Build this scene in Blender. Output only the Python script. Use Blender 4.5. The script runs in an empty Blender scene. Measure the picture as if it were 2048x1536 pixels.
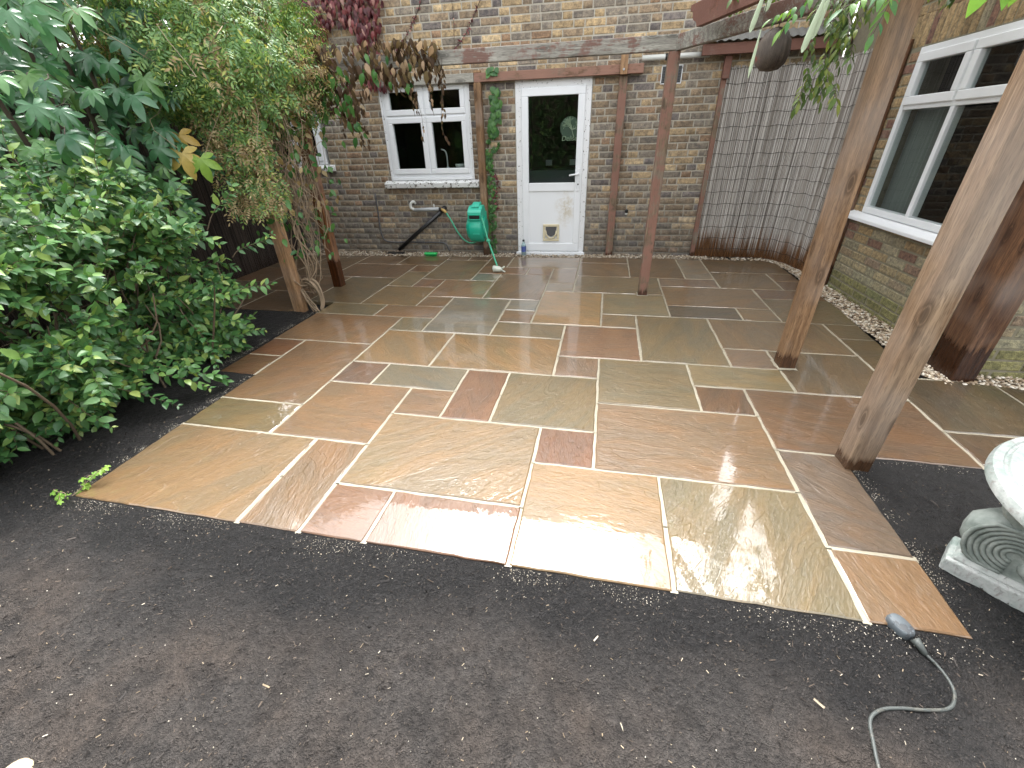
import bpy, math, random
import numpy as np
from mathutils import Vector, Matrix, noise as mnoise
random.seed(7); rng = np.random.default_rng(7)
D = bpy.data; SC = bpy.context.scene; COL = SC.collection
R = math.radians

# ------------------------------------------------------------------ camera
cam = D.cameras.new('camera'); camo = D.objects.new('camera', cam); COL.objects.link(camo)
cam.sensor_fit = 'HORIZONTAL'; cam.sensor_width = 36; cam.lens = 837.6 / 2048 * 36
cam.clip_start = 0.02; cam.clip_end = 400
CR = np.array([[0.98420279, 0.17479961, -0.02810633], [0.0643595, -0.50113282, -0.86297378], [-0.16493249, 0.8475323, -0.50446634]])
CAMH = 1.4
_m = Matrix(((CR[0][0], -CR[1][0], -CR[2][0], 0), (CR[0][1], -CR[1][1], -CR[2][1], 0), (CR[0][2], -CR[1][2], -CR[2][2], CAMH), (0, 0, 0, 1)))
camo.matrix_world = _m
SC.camera = camo
def proj(p):
    c = CR @ (np.asarray(p, float) - np.array([0, 0, CAMH]))
    if c[2] < 0.05: return None
    return 1024 + 837.6 * c[0] / c[2], 768 + 837.6 * c[1] / c[2], c[2]

# ------------------------------------------------------------------ world, sun, exposure
SUN_EL, SUN_AZ = 56, -8          # bright cloud over the house roof, ahead of the camera and a little to the left
w = D.worlds.new('World'); SC.world = w; w.use_nodes = True
nt = w.node_tree; nt.nodes.clear()
sky = nt.nodes.new('ShaderNodeTexSky'); sky.sky_type = 'NISHITA'; sky.sun_disc = False
sky.sun_elevation = R(SUN_EL); sky.sun_rotation = R(SUN_AZ); sky.dust_density = 4.0; sky.air_density = 1.0
hs = nt.nodes.new('ShaderNodeHueSaturation'); hs.inputs['Saturation'].default_value = 0.10
bg = nt.nodes.new('ShaderNodeBackground'); bg.inputs['Strength'].default_value = 0.15
wo = nt.nodes.new('ShaderNodeOutputWorld')
nt.links.new(sky.outputs[0], hs.inputs['Color']); nt.links.new(hs.outputs[0], bg.inputs[0]); nt.links.new(bg.outputs[0], wo.inputs[0])
sl = D.lights.new('sun', 'SUN'); sl.energy = 0.5; sl.angle = R(26); sl.color = (1.0, 0.99, 0.975)
so = D.objects.new('sun', sl); COL.objects.link(so)
_az = R(SUN_AZ); _d = Vector((math.sin(_az) * math.cos(R(SUN_EL)), math.cos(_az) * math.cos(R(SUN_EL)), math.sin(R(SUN_EL))))
so.rotation_euler = _d.to_track_quat('Z', 'Y').to_euler(); so.location = (0, 0, 12)
SC.view_settings.view_transform = 'Standard'; SC.view_settings.look = 'None'
SC.view_settings.exposure = 2.70; SC.view_settings.gamma = 1.0
SC.render.engine = 'CYCLES'
SC.cycles.max_bounces = 5; SC.cycles.diffuse_bounces = 3; SC.cycles.glossy_bounces = 3; SC.cycles.transparent_max_bounces = 8

# ------------------------------------------------------------------ node helpers
class NB:
    def __init__(s, name):
        s.m = D.materials.new(name); s.m.use_nodes = True; s.t = s.m.node_tree
        s.b = s.t.nodes['Principled BSDF']; s.out = s.t.nodes['Material Output']
    def n(s, typ, **kw):
        x = s.t.nodes.new(typ)
        for k, v in kw.items():
            if k.startswith('i_'): x.inputs[k[2:].replace('_', ' ')].default_value = v
            else: setattr(x, k, v)
        return x
    def l(s, a, b): s.t.links.new(a, b)
    def coord(s, kind='Object', scale=(1, 1, 1), loc=(0, 0, 0), rot=(0, 0, 0)):
        tc = s.n('ShaderNodeTexCoord'); mp = s.n('ShaderNodeMapping')
        mp.inputs['Scale'].default_value = scale; mp.inputs['Location'].default_value = loc; mp.inputs['Rotation'].default_value = rot
        s.l(tc.outputs[kind], mp.inputs[0]); return mp.outputs[0]
    def geo(s, what='Position', scale=(1, 1, 1)):
        g = s.n('ShaderNodeNewGeometry'); mp = s.n('ShaderNodeMapping'); mp.inputs['Scale'].default_value = scale
        s.l(g.outputs[what], mp.inputs[0]); return mp.outputs[0]
    def noise(s, vec, scale=5, detail=4, rough=0.5, dist=0.0, out='Fac'):
        x = s.n('ShaderNodeTexNoise'); x.inputs['Scale'].default_value = scale; x.inputs['Detail'].default_value = detail
        x.inputs['Roughness'].default_value = rough; x.inputs['Distortion'].default_value = dist
        if vec is not None: s.l(vec, x.inputs['Vector'])
        return x.outputs[out]
    def ramp(s, fac, pts, interp='LINEAR'):
        x = s.n('ShaderNodeValToRGB'); r = x.color_ramp; r.interpolation = interp
        while len(r.elements) < len(pts): r.elements.new(0.5)
        for e, (p, c) in zip(r.elements, pts):
            e.position = p; e.color = (c, c, c, 1) if isinstance(c, (int, float)) else (*c, 1)
        s.l(fac, x.inputs[0]); return x.outputs[0]
    def mix(s, fac, a, b, mode='MIX'):
        x = s.n('ShaderNodeMix', data_type='RGBA', blend_type=mode)
        for sock, v in ((x.inputs[0], fac), (x.inputs[6], a), (x.inputs[7], b)):
            if hasattr(v, 'is_output'): s.l(v, sock)
            elif isinstance(v, (int, float)): sock.default_value = v if sock.type == 'VALUE' else (v, v, v, 1)
            else: sock.default_value = (*v, 1)
        return x.outputs[2]
    def math(s, op, a, b=0.0, clamp=False):
        x = s.n('ShaderNodeMath', operation=op, use_clamp=clamp)
        for i, v in enumerate((a, b)):
            if hasattr(v, 'is_output'): s.l(v, x.inputs[i])
            else: x.inputs[i].default_value = v
        return x.outputs[0]
    def sep(s, vec):
        x = s.n('ShaderNodeSeparateXYZ'); s.l(vec, x.inputs[0]); return x.outputs
    def bump(s, h, strength=0.3, dist=0.01, normal=None):
        x = s.n('ShaderNodeBump'); x.inputs['Strength'].default_value = strength; x.inputs['Distance'].default_value = dist
        s.l(h, x.inputs['Height'])
        if normal is not None: s.l(normal, x.inputs['Normal'])
        return x.outputs[0]
    def set(s, **kw):
        for k, v in kw.items():
            sock = s.b.inputs[k.replace('_', ' ')]
            if hasattr(v, 'is_output'): s.l(v, sock)
            elif isinstance(v, tuple) and len(v) == 3 and sock.type == 'RGBA': sock.default_value = (*v, 1)
            else: sock.default_value = v
        return s

def srgb(r, g, b, k=1.0):
    f = lambda c: ((c / 255 + 0.055) / 1.055) ** 2.4 if c > 10 else c / 255 / 12.92
    return (f(r) * k, f(g) * k, f(b) * k)

# ------------------------------------------------------------------ mesh helpers
ORG = {}
class MB:
    def __init__(s): s.v = []; s.f = []; s.mi = []; s.cm = 0
    def add(s, vs, fs):
        o = len(s.v); s.v += [tuple(x) for x in vs]; s.f += [tuple(i + o for i in f) for f in fs]; s.mi += [s.cm] * len(fs); return s
    def box(s, x0, x1, y0, y1, z0, z1):
        return s.add([(x0, y0, z0), (x1, y0, z0), (x1, y1, z0), (x0, y1, z0), (x0, y0, z1), (x1, y0, z1), (x1, y1, z1), (x0, y1, z1)],
                     [(0, 3, 2, 1), (4, 5, 6, 7), (0, 1, 5, 4), (1, 2, 6, 5), (2, 3, 7, 6), (3, 0, 4, 7)])
    def prism(s, poly, a, b, ax):
        """closed outline poly [(p,q)] extruded from a to b along axis ax ('x': p=y,q=z; 'y': p=x,q=z; 'z': p=x,q=y)"""
        n = len(poly); mk = {'x': lambda p, q, t: (t, p, q), 'y': lambda p, q, t: (p, t, q), 'z': lambda p, q, t: (p, q, t)}[ax]
        vs = [mk(p, q, a) for p, q in poly] + [mk(p, q, b) for p, q in poly]
        fs = [tuple(range(n))[::-1], tuple(range(n, 2 * n))] + [(i, (i + 1) % n, n + (i + 1) % n, n + i) for i in range(n)]
        return s.add(vs, fs)
    def bar(s, a, b, wd, h, up=(0, 0, 1), roll=0):
        a, b = Vector(a), Vector(b); d = (b - a).normalized(); u = Vector(up)
        r = d.cross(u).normalized(); u = r.cross(d)
        c = [r * sx * wd / 2 + u * sz * h / 2 for sx, sz in ((-1, -1), (1, -1), (1, 1), (-1, 1))]
        vs = [a + x for x in c] + [b + x for x in c]
        return s.add(vs, [(3, 2, 1, 0), (4, 5, 6, 7), (0, 1, 5, 4), (1, 2, 6, 5), (2, 3, 7, 6), (3, 0, 4, 7)])
    def tube(s, pts, r, n=8, cap=True):
        P = [Vector(p) for p in pts]; rs = r if isinstance(r, (list, tuple)) else [r] * len(P)
        vs = []; prev = None
        for i, p in enumerate(P):
            d = (P[min(i + 1, len(P) - 1)] - P[max(i - 1, 0)]).normalized()
            if prev is None:
                t = Vector((0, 0, 1)) if abs(d.z) < 0.9 else Vector((1, 0, 0)); x = d.cross(t).normalized()
            else:
                x = (prev - d * prev.dot(d)); x = x.normalized() if x.length > 1e-6 else d.orthogonal().normalized()
            prev = x; y = d.cross(x)
            vs += [p + (x * math.cos(k * 2 * math.pi / n) + y * math.sin(k * 2 * math.pi / n)) * rs[i] for k in range(n)]
        fs = [(i * n + k, i * n + (k + 1) % n, (i + 1) * n + (k + 1) % n, (i + 1) * n + k) for i in range(len(P) - 1) for k in range(n)]
        if cap: fs += [tuple(range(n))[::-1], tuple((len(P) - 1) * n + k for k in range(n))]
        return s.add(vs, fs)
    def lathe(s, prof, c=(0, 0, 0), n=24, axis='z', squash=(1, 1)):
        vs = []
        for r, z in prof:
            for k in range(n):
                a = 2 * math.pi * k / n; x, y = r * math.cos(a) * squash[0], r * math.sin(a) * squash[1]
                p = (x, y, z) if axis == 'z' else ((z, x, y) if axis == 'x' else (x, z, y))
                vs.append((p[0] + c[0], p[1] + c[1], p[2] + c[2]))
        m = len(prof)
        fs = [(i * n + k, i * n + (k + 1) % n, (i + 1) * n + (k + 1) % n, (i + 1) * n + k) for i in range(m - 1) for k in range(n)]
        fs += [tuple(range(n))[::-1], tuple((m - 1) * n + k for k in range(n))]
        return s.add(vs, fs)
    def build(s, name, mat, parent=None, smooth=False, bevel=0, seg=2, origin=None, auto=None):
        me = D.meshes.new(name); V = np.array(s.v, float)
        if origin is None:
            lo, hi = V.min(0), V.max(0); origin = np.array([(lo[0] + hi[0]) / 2, (lo[1] + hi[1]) / 2, lo[2]])
        origin = np.array(origin, float)
        me.from_pydata([tuple(x) for x in (V - origin)], [], s.f)
        mats = mat if isinstance(mat, (list, tuple)) else [mat]
        for m in mats: me.materials.append(m)
        if len(mats) > 1: me.polygons.foreach_set('material_index', s.mi)
        if smooth: me.polygons.foreach_set('use_smooth', [True] * len(me.polygons))
        me.update()
        return link(name, me, origin, parent, bevel, seg, auto)
def link(name, me, origin, parent=None, bevel=0, seg=2, auto=None):
    o = D.objects.new(name, me); COL.objects.link(o)
    origin = np.array(origin, float); ORG[o.name] = origin
    if parent is not None:
        o.parent = parent; o.location = tuple(origin - ORG[parent.name])
    else: o.location = tuple(origin)
    if bevel:
        b = o.modifiers.new('bevel', 'BEVEL'); b.width = bevel; b.segments = seg; b.limit_method = 'ANGLE'; b.angle_limit = R(40)
    if auto:
        for p in me.polygons: p.use_smooth = True
        me.set_sharp_from_angle(angle=R(auto))
    return o
def thing(name, loc, label, cat, group=None):
    o = D.objects.new(name, None); o.empty_display_size = 0.1; COL.objects.link(o); o.location = loc; ORG[o.name] = np.array(loc, float)
    return tag(o, label, cat, group)
def tag(o, label=None, cat=None, group=None, kind=None):
    if label: o['label'] = label
    if cat: o['category'] = cat
    if group: o['group'] = group
    if kind: o['kind'] = kind
    return o
def npmesh(name, V, F, mat, parent=None, smooth=False, midx=None, origin=(0, 0, 0), col=None):
    """V (n,3) array, F (m,k) array, all faces the same size"""
    me = D.meshes.new(name); V = np.asarray(V, np.float32) - np.asarray(origin, np.float32); F = np.asarray(F, np.int32); m, k = F.shape
    me.vertices.add(len(V)); me.vertices.foreach_set('co', V.ravel()); me.loops.add(m * k); me.loops.foreach_set('vertex_index', F.ravel())
    me.polygons.add(m); me.polygons.foreach_set('loop_start', np.arange(0, m * k, k, dtype=np.int32))
    me.polygons.foreach_set('loop_total', np.full(m, k, np.int32))
    mats = mat if isinstance(mat, (list, tuple)) else [mat]
    for x in mats: me.materials.append(x)
    if midx is not None: me.polygons.foreach_set('material_index', np.asarray(midx, np.int32))
    if smooth: me.polygons.foreach_set('use_smooth', np.ones(m, bool))
    me.update(calc_edges=True); me.validate()
    if col is not None:
        ca = me.color_attributes.new('Col', 'FLOAT_COLOR', 'POINT'); ca.data.foreach_set('color', np.asarray(col, np.float32).ravel())
    return link(name, me, origin, parent)
def spread(tv, tf, X):
    """copies of template (tv, tf) under the list of 3x4 transforms X -> V, F"""
    tv = np.asarray(tv, float); tf = np.asarray(tf, int); X = np.asarray(X, float)
    V = np.einsum('nij,vj->nvi', X[:, :, :3], tv) + X[:, None, :, 3]
    F = tf[None] + (np.arange(len(X)) * len(tv))[:, None, None]
    return V.reshape(-1, 3), F.reshape(-1, tf.shape[1])
def xform(pos, axis, normal, s=1.0, sw=None):
    y = Vector(axis).normalized(); z = Vector(normal); x = y.cross(z)
    if x.length < 1e-5: x = y.orthogonal()
    x.normalize(); z = x.cross(y); sw = s if sw is None else sw
    return np.array([[x.x * sw, y.x * s, z.x * s, pos[0]], [x.y * sw, y.y * s, z.y * s, pos[1]], [x.z * sw, y.z * s, z.z * s, pos[2]]])
def place(name, me, X, parent, **kw):
    """a part that shares mesh data, put at the 3x4 world transform X under an unrotated parent"""
    o = D.objects.new(name, me); COL.objects.link(o); o.parent = parent; po = ORG[parent.name]
    M = Matrix.Identity(4)
    for i in range(3):
        for j in range(4): M[i][j] = X[i][j] - (po[i] if j == 3 else 0)
    o.matrix_basis = M; ORG[o.name] = np.array([X[0][3], X[1][3], X[2][3]])
    return o
def rv(s=1.0): return Vector((random.uniform(-1, 1), random.uniform(-1, 1), random.uniform(-1, 1))) * s
def smoothpath(P, n=6):
    P = [Vector(p) for p in P]; out = []
    Q = [P[0] * 2 - P[1]] + P + [P[-1] * 2 - P[-2]]
    for i in range(1, len(Q) - 2):
        a, b, c, d = Q[i - 1:i + 3]
        for k in range(n):
            t = k / n
            out.append(0.5 * ((2 * b) + (c - a) * t + (2 * a - 5 * b + 4 * c - d) * t * t + (3 * b - a - 3 * c + d) * t ** 3))
    return out + [P[-1]]

# ------------------------------------------------------------------ materials
def objcol(b):
    oi = b.n('ShaderNodeObjectInfo'); return oi.outputs['Color'], oi.outputs['Random']
def m_slab(name, pool):
    b = NB(name); c, rnd = objcol(b)
    tc = b.n('ShaderNodeTexCoord'); off = b.n('ShaderNodeVectorMath', operation='ADD'); cmb = b.n('ShaderNodeCombineXYZ')
    b.l(b.math('MULTIPLY', rnd, 37.0), cmb.inputs[0]); b.l(b.math('MULTIPLY', rnd, 91.0), cmb.inputs[1])
    b.l(tc.outputs['Object'], off.inputs[0]); b.l(cmb.outputs[0], off.inputs[1])
    rot = b.n('ShaderNodeVectorRotate', rotation_type='Z_AXIS'); b.l(off.outputs[0], rot.inputs['Vector']); b.l(b.math('MULTIPLY', rnd, 14.0), rot.inputs['Angle'])
    st = b.n('ShaderNodeMapping'); st.inputs['Scale'].default_value = (1.0, 3.0, 1); b.l(rot.outputs[0], st.inputs[0])
    v, vs = off.outputs[0], st.outputs[0]
    n1 = b.noise(vs, 2.4, 3, 0.6, 0.8); n2 = b.noise(vs, 11, 3, 0.62); n3 = b.noise(v, 85, 1, 0.6); wet = b.noise(b.geo(), 1.7, 3, 0.55); n4 = b.noise(vs, 34, 2, 0.65)
    warm = b.mix(1.0, c, (1.12, 1.0, 0.84), 'MULTIPLY'); cool = b.mix(1.0, c, (0.86, 0.90, 0.92), 'MULTIPLY')
    col = b.mix(b.ramp(n1, [(0.36, 0), (0.66, 1)]), cool, warm)
    col = b.mix(b.math('MULTIPLY', b.ramp(wet, [(0.52, 0), (0.75, 1)]), 0.5), col, b.mix(1.0, col, (0.72, 0.74, 0.78), 'MULTIPLY'))
    col = b.mix(b.math('MULTIPLY', b.ramp(n2, [(0.54, 0), (0.72, 1)]), 0.35), col, b.mix(1.0, col, (0.55, 0.52, 0.5), 'MULTIPLY'))
    col = b.mix(b.ramp(n3, [(0.45, 0.0), (0.75, 0.3)]), col, b.mix(1.0, col, (1.35, 1.3, 1.2), 'MULTIPLY'))
    scarp = b.ramp(n1, [(0.36, 0), (0.372, 0.3), (0.47, 0.34), (0.482, 0.62), (0.60, 0.66), (0.612, 1.0)])
    col = b.mix(b.ramp(n4, [(0.5, 0.0), (0.72, 0.5)]), col, b.mix(1.0, col, (0.66, 0.62, 0.58), 'MULTIPLY'))
    h = b.math('ADD', b.math('MULTIPLY', n4, 0.35), b.math('ADD', b.math('MULTIPLY', scarp, 0.7), b.math('MULTIPLY', n2, 0.6))); nb = b.bump(h, 0.7 if not pool else 0.4, 0.010)
    # the film of water lies smoother than the stone below it; beads and ripples show in its gloss only
    rip = b.noise(vs, 15 if not pool else 18, 2, 0.6, 0.5)
    brk = b.ramp(b.noise(v, 4.2, 3, 0.6), [(0.50, 0.0), (0.60, 1.0)])
    hw = b.math('ADD', b.math('MULTIPLY', n1, 0.10 if not pool else 0.05), b.math('MULTIPLY', b.math('MULTIPLY', rip, b.math('ADD', brk, 0.12 if pool else 0.25)), 0.14 if not pool else 0.30))
    hw = b.math('ADD', hw, b.math('MULTIPLY', scarp, 0.17 if not pool else 0.05))
    hw = b.math('ADD', hw, b.math('MULTIPLY', b.ramp(n3, [(0.62, 0), (0.68, 1)]), 0.05 if not pool else 0.014))
    cb = b.bump(hw, 0.24 if not pool else 0.15, 0.008)
    b.set(Base_Color=col, Roughness=0.45, Specular_IOR_Level=0.35, Normal=nb)
    b.set(Coat_Weight=b.ramp(wet, [(0.36, 1.0), (0.66, 0.75)]) if not pool else 1.0, Coat_IOR=1.80 if not pool else 1.36,
          Coat_Roughness=b.ramp(wet, [(0.40, 0.006), (0.68, 0.08)]) if not pool else 0.006)
    b.l(cb, b.b.inputs['Coat Normal']); return b.m
M = {}
M['slab'] = m_slab('wet_sandstone', False); M['pool'] = m_slab('flooded_sandstone', True)
b = NB('pale_jointing'); v = b.geo(); n = b.noise(v, 40, 4); n2 = b.noise(v, 3, 3)
n5 = b.noise(v, 1.3, 3, 0.6)
b.set(Base_Color=b.mix(b.ramp(n5, [(0.4, 0.0), (0.7, 0.5)]), b.mix(b.ramp(n2, [(0.35, 0), (0.65, 1)]), b.mix(n, (0.26, 0.232, 0.165), (0.40, 0.36, 0.275)), b.mix(n, (0.21, 0.19, 0.135), (0.34, 0.305, 0.23))), (0.15, 0.13, 0.095)), Roughness=0.7, Coat_Weight=0.3, Coat_Roughness=0.3, Normal=b.bump(n, 0.5, 0.004)); M['joint'] = b.m

b = NB('dark_compost'); v = b.geo()
n1 = b.noise(v, 1.1, 3, 0.6); n2 = b.noise(v, 9, 2, 0.7); n3 = b.noise(v, 60, 3, 0.75); n4 = b.noise(v, 210, 1, 0.7)
yy = b.math('ADD', b.sep(b.geo())[1], b.math('MULTIPLY', b.math('SUBTRACT', n1, 0.5), 0.9)); wetm = b.ramp(b.math('ADD', yy, b.math('MULTIPLY', b.math('SUBTRACT', n2, 0.5), 0.2)), [(0.58, 0), (0.86, 1)])
dry = b.mix(b.ramp(n3, [(0.3, 0), (0.75, 1)]), (0.019, 0.0165, 0.0150), (0.066, 0.0575, 0.052))
wetc = b.mix(b.ramp(n3, [(0.3, 0), (0.75, 1)]), (0.0055, 0.0052, 0.0053), (0.021, 0.0195, 0.0195))
pb = b.noise(v, 2.6, 3, 0.65); dry = b.mix(b.ramp(pb, [(0.42, 0), (0.66, 0.7)]), dry, b.mix(n3, (0.026, 0.019, 0.015), (0.098, 0.074, 0.058))); dry = b.mix(b.ramp(n2, [(0.36, 0.6), (0.52, 0.0)]), dry, (0.012, 0.010, 0.009)); col = b.mix(wetm, dry, wetc); col = b.mix(b.ramp(n4, [(0.66, 0), (0.78, 0.5)]), col, (0.17, 0.145, 0.12))
h = b.math('ADD', b.math('MULTIPLY', n2, 1.2), b.math('ADD', n3, b.math('MULTIPLY', n4, 0.45)))
b.set(Base_Color=col, Roughness=b.mix(wetm, 0.85, 0.5), Specular_IOR_Level=0.35, Normal=b.bump(h, 1.0, 0.03)); M['soil'] = b.m

def m_brick(name, src):
    b = NB(name)
    if src == 'obj': c, _ = objcol(b)
    else:
        a = b.n('ShaderNodeAttribute'); a.attribute_name = 'Col'; c = a.outputs['Color']
    v = b.geo(); n1 = b.noise(v, 30, 3, 0.7); n2 = b.noise(v, 140, 1, 0.7); n3 = b.noise(v, 7, 2, 0.6)
    col = b.mix(b.ramp(n1, [(0.35, 0), (0.7, 1)]), b.mix(1.0, c, (0.55, 0.55, 0.58), 'MULTIPLY'), b.mix(1.0, c, (1.3, 1.25, 1.15), 'MULTIPLY'))
    col = b.mix(b.ramp(n2, [(0.6, 0), (0.75, 0.55)]), col, (0.045, 0.04, 0.035))
    col = b.mix(b.ramp(n3, [(0.58, 0), (0.75, 0.4)]), col, (0.30, 0.27, 0.22))
    h = b.math('ADD', n1, b.math('MULTIPLY', n2, 0.5))
    b.set(Base_Color=col, Roughness=0.85, Specular_IOR_Level=0.25, Normal=b.bump(h, 0.7, 0.012)); return b.m
b = NB('dark_green_mortar'); v = b.geo(); n = b.noise(v, 30, 2, 0.7)
b.set(Base_Color=b.mix(n, (0.14, 0.125, 0.085), (0.26, 0.235, 0.165)), Roughness=0.9); M['mortarext'] = b.m
M['brick'] = m_brick('stock_brick', 'obj'); M['brickc'] = m_brick('stock_brick_far', 'attr')
b = NB('old_mortar'); v = b.geo(); n = b.noise(v, 30, 3, 0.7); n2 = b.noise(v, 1.5, 2, 0.6)
b.set(Base_Color=b.mix(b.ramp(n2, [(0.4, 0), (0.65, 1)]), b.mix(n, (0.31, 0.285, 0.23), (0.48, 0.44, 0.37)), b.mix(n, (0.23, 0.21, 0.17), (0.40, 0.365, 0.30))), Roughness=0.9, Normal=b.bump(n, 0.7, 0.008)); M['mortar'] = b.m
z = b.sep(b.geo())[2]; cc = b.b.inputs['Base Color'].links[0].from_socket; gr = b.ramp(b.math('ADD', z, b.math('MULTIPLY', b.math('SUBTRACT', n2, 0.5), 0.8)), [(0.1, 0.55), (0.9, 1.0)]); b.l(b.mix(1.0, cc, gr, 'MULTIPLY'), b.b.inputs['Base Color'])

def m_paint(name, colr, rough=0.35, peel=0.0, under=(0.10, 0.09, 0.08), scale=30, dirt=0.25):
    b = NB(name); v = b.geo(); n = b.noise(v, scale, 4, 0.65); n2 = b.noise(v, 4, 4, 0.6)
    c = b.mix(b.ramp(n2, [(0.45, 0), (0.8, dirt)]), colr, tuple(x * 0.55 for x in colr))
    h = n2
    if peel:
        pm = b.ramp(n, [(1 - peel - 0.02, 0), (1 - peel, 1)]); c = b.mix(pm, c, under); h = b.math('MULTIPLY', pm, -1.0)
        b.set(Normal=b.bump(h, 0.6, 0.004))
    b.set(Base_Color=c, Roughness=rough); return b.m
M['upvc'] = m_paint('white_upvc', (0.74, 0.76, 0.78), 0.28, dirt=0.12)
M['flaky'] = m_paint('flaking_white_paint', (0.72, 0.73, 0.74), 0.5, 0.36, (0.10, 0.085, 0.07), 34)
M['sill'] = m_paint('weathered_white_sill', (0.70, 0.71, 0.70), 0.6, 0.42, (0.13, 0.12, 0.10), 28, 0.4)
M['silltop'] = m_paint('chalky_sill_edge', (0.42, 0.43, 0.42), 0.7, 0.44, (0.08, 0.075, 0.065), 40, 0.5)
b = NB('stained_door_panel'); v = b.geo(); n = b.noise(v, 14, 5, 0.7); px = b.sep(b.geo())
dx = b.math('ADD', px[0], 0.36); dz = b.math('ADD', px[2], -0.60); dd = b.math('SQRT', b.math('ADD', b.math('MULTIPLY', dx, dx), b.math('MULTIPLY', b.math('MULTIPLY', dz, dz), 0.35)))
stn = b.math('MULTIPLY', b.ramp(dd, [(0.0, 1), (0.17, 0)]), b.ramp(n, [(0.42, 0), (0.62, 1)]))
b.set(Base_Color=b.mix(b.math('MULTIPLY', stn, 0.75), (0.74, 0.76, 0.78), (0.42, 0.33, 0.17)), Roughness=0.3); M['panel'] = b.m
M['cream'] = m_paint('cream_plastic', (0.62, 0.55, 0.38), 0.4)
M['black'] = m_paint('black_plastic', (0.012, 0.012, 0.013), 0.35)
M['smoke'] = m_paint('smoked_plastic', (0.09, 0.09, 0.095), 0.2)
M['rubber'] = m_paint('window_gasket', (0.03, 0.03, 0.03), 0.6)
b = NB('window_glass'); b.t.nodes.remove(b.b)
tr = b.n('ShaderNodeBsdfTransparent'); tr.inputs[0].default_value = (0.80, 0.84, 0.83, 1); gl = b.n('ShaderNodeBsdfGlossy'); gl.inputs['Roughness'].default_value = 0.01
fr = b.n('ShaderNodeFresnel'); fr.inputs['IOR'].default_value = 1.6; ms = b.n('ShaderNodeMixShader')
gg = b.n('ShaderNodeNewGeometry'); b.l(b.math('MULTIPLY', fr.outputs[0], b.math('SUBTRACT', 1.0, gg.outputs['Backfacing'])), ms.inputs[0]); b.l(tr.outputs[0], ms.inputs[1]); b.l(gl.outputs[0], ms.inputs[2]); b.l(ms.outputs[0], b.out.inputs[0]); M['glass'] = b.m
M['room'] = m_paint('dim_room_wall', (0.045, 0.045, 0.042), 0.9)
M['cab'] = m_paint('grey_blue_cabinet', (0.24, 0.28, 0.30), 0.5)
M['roomlight'] = m_paint('pale_blind', (0.20, 0.21, 0.20), 0.9)

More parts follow.
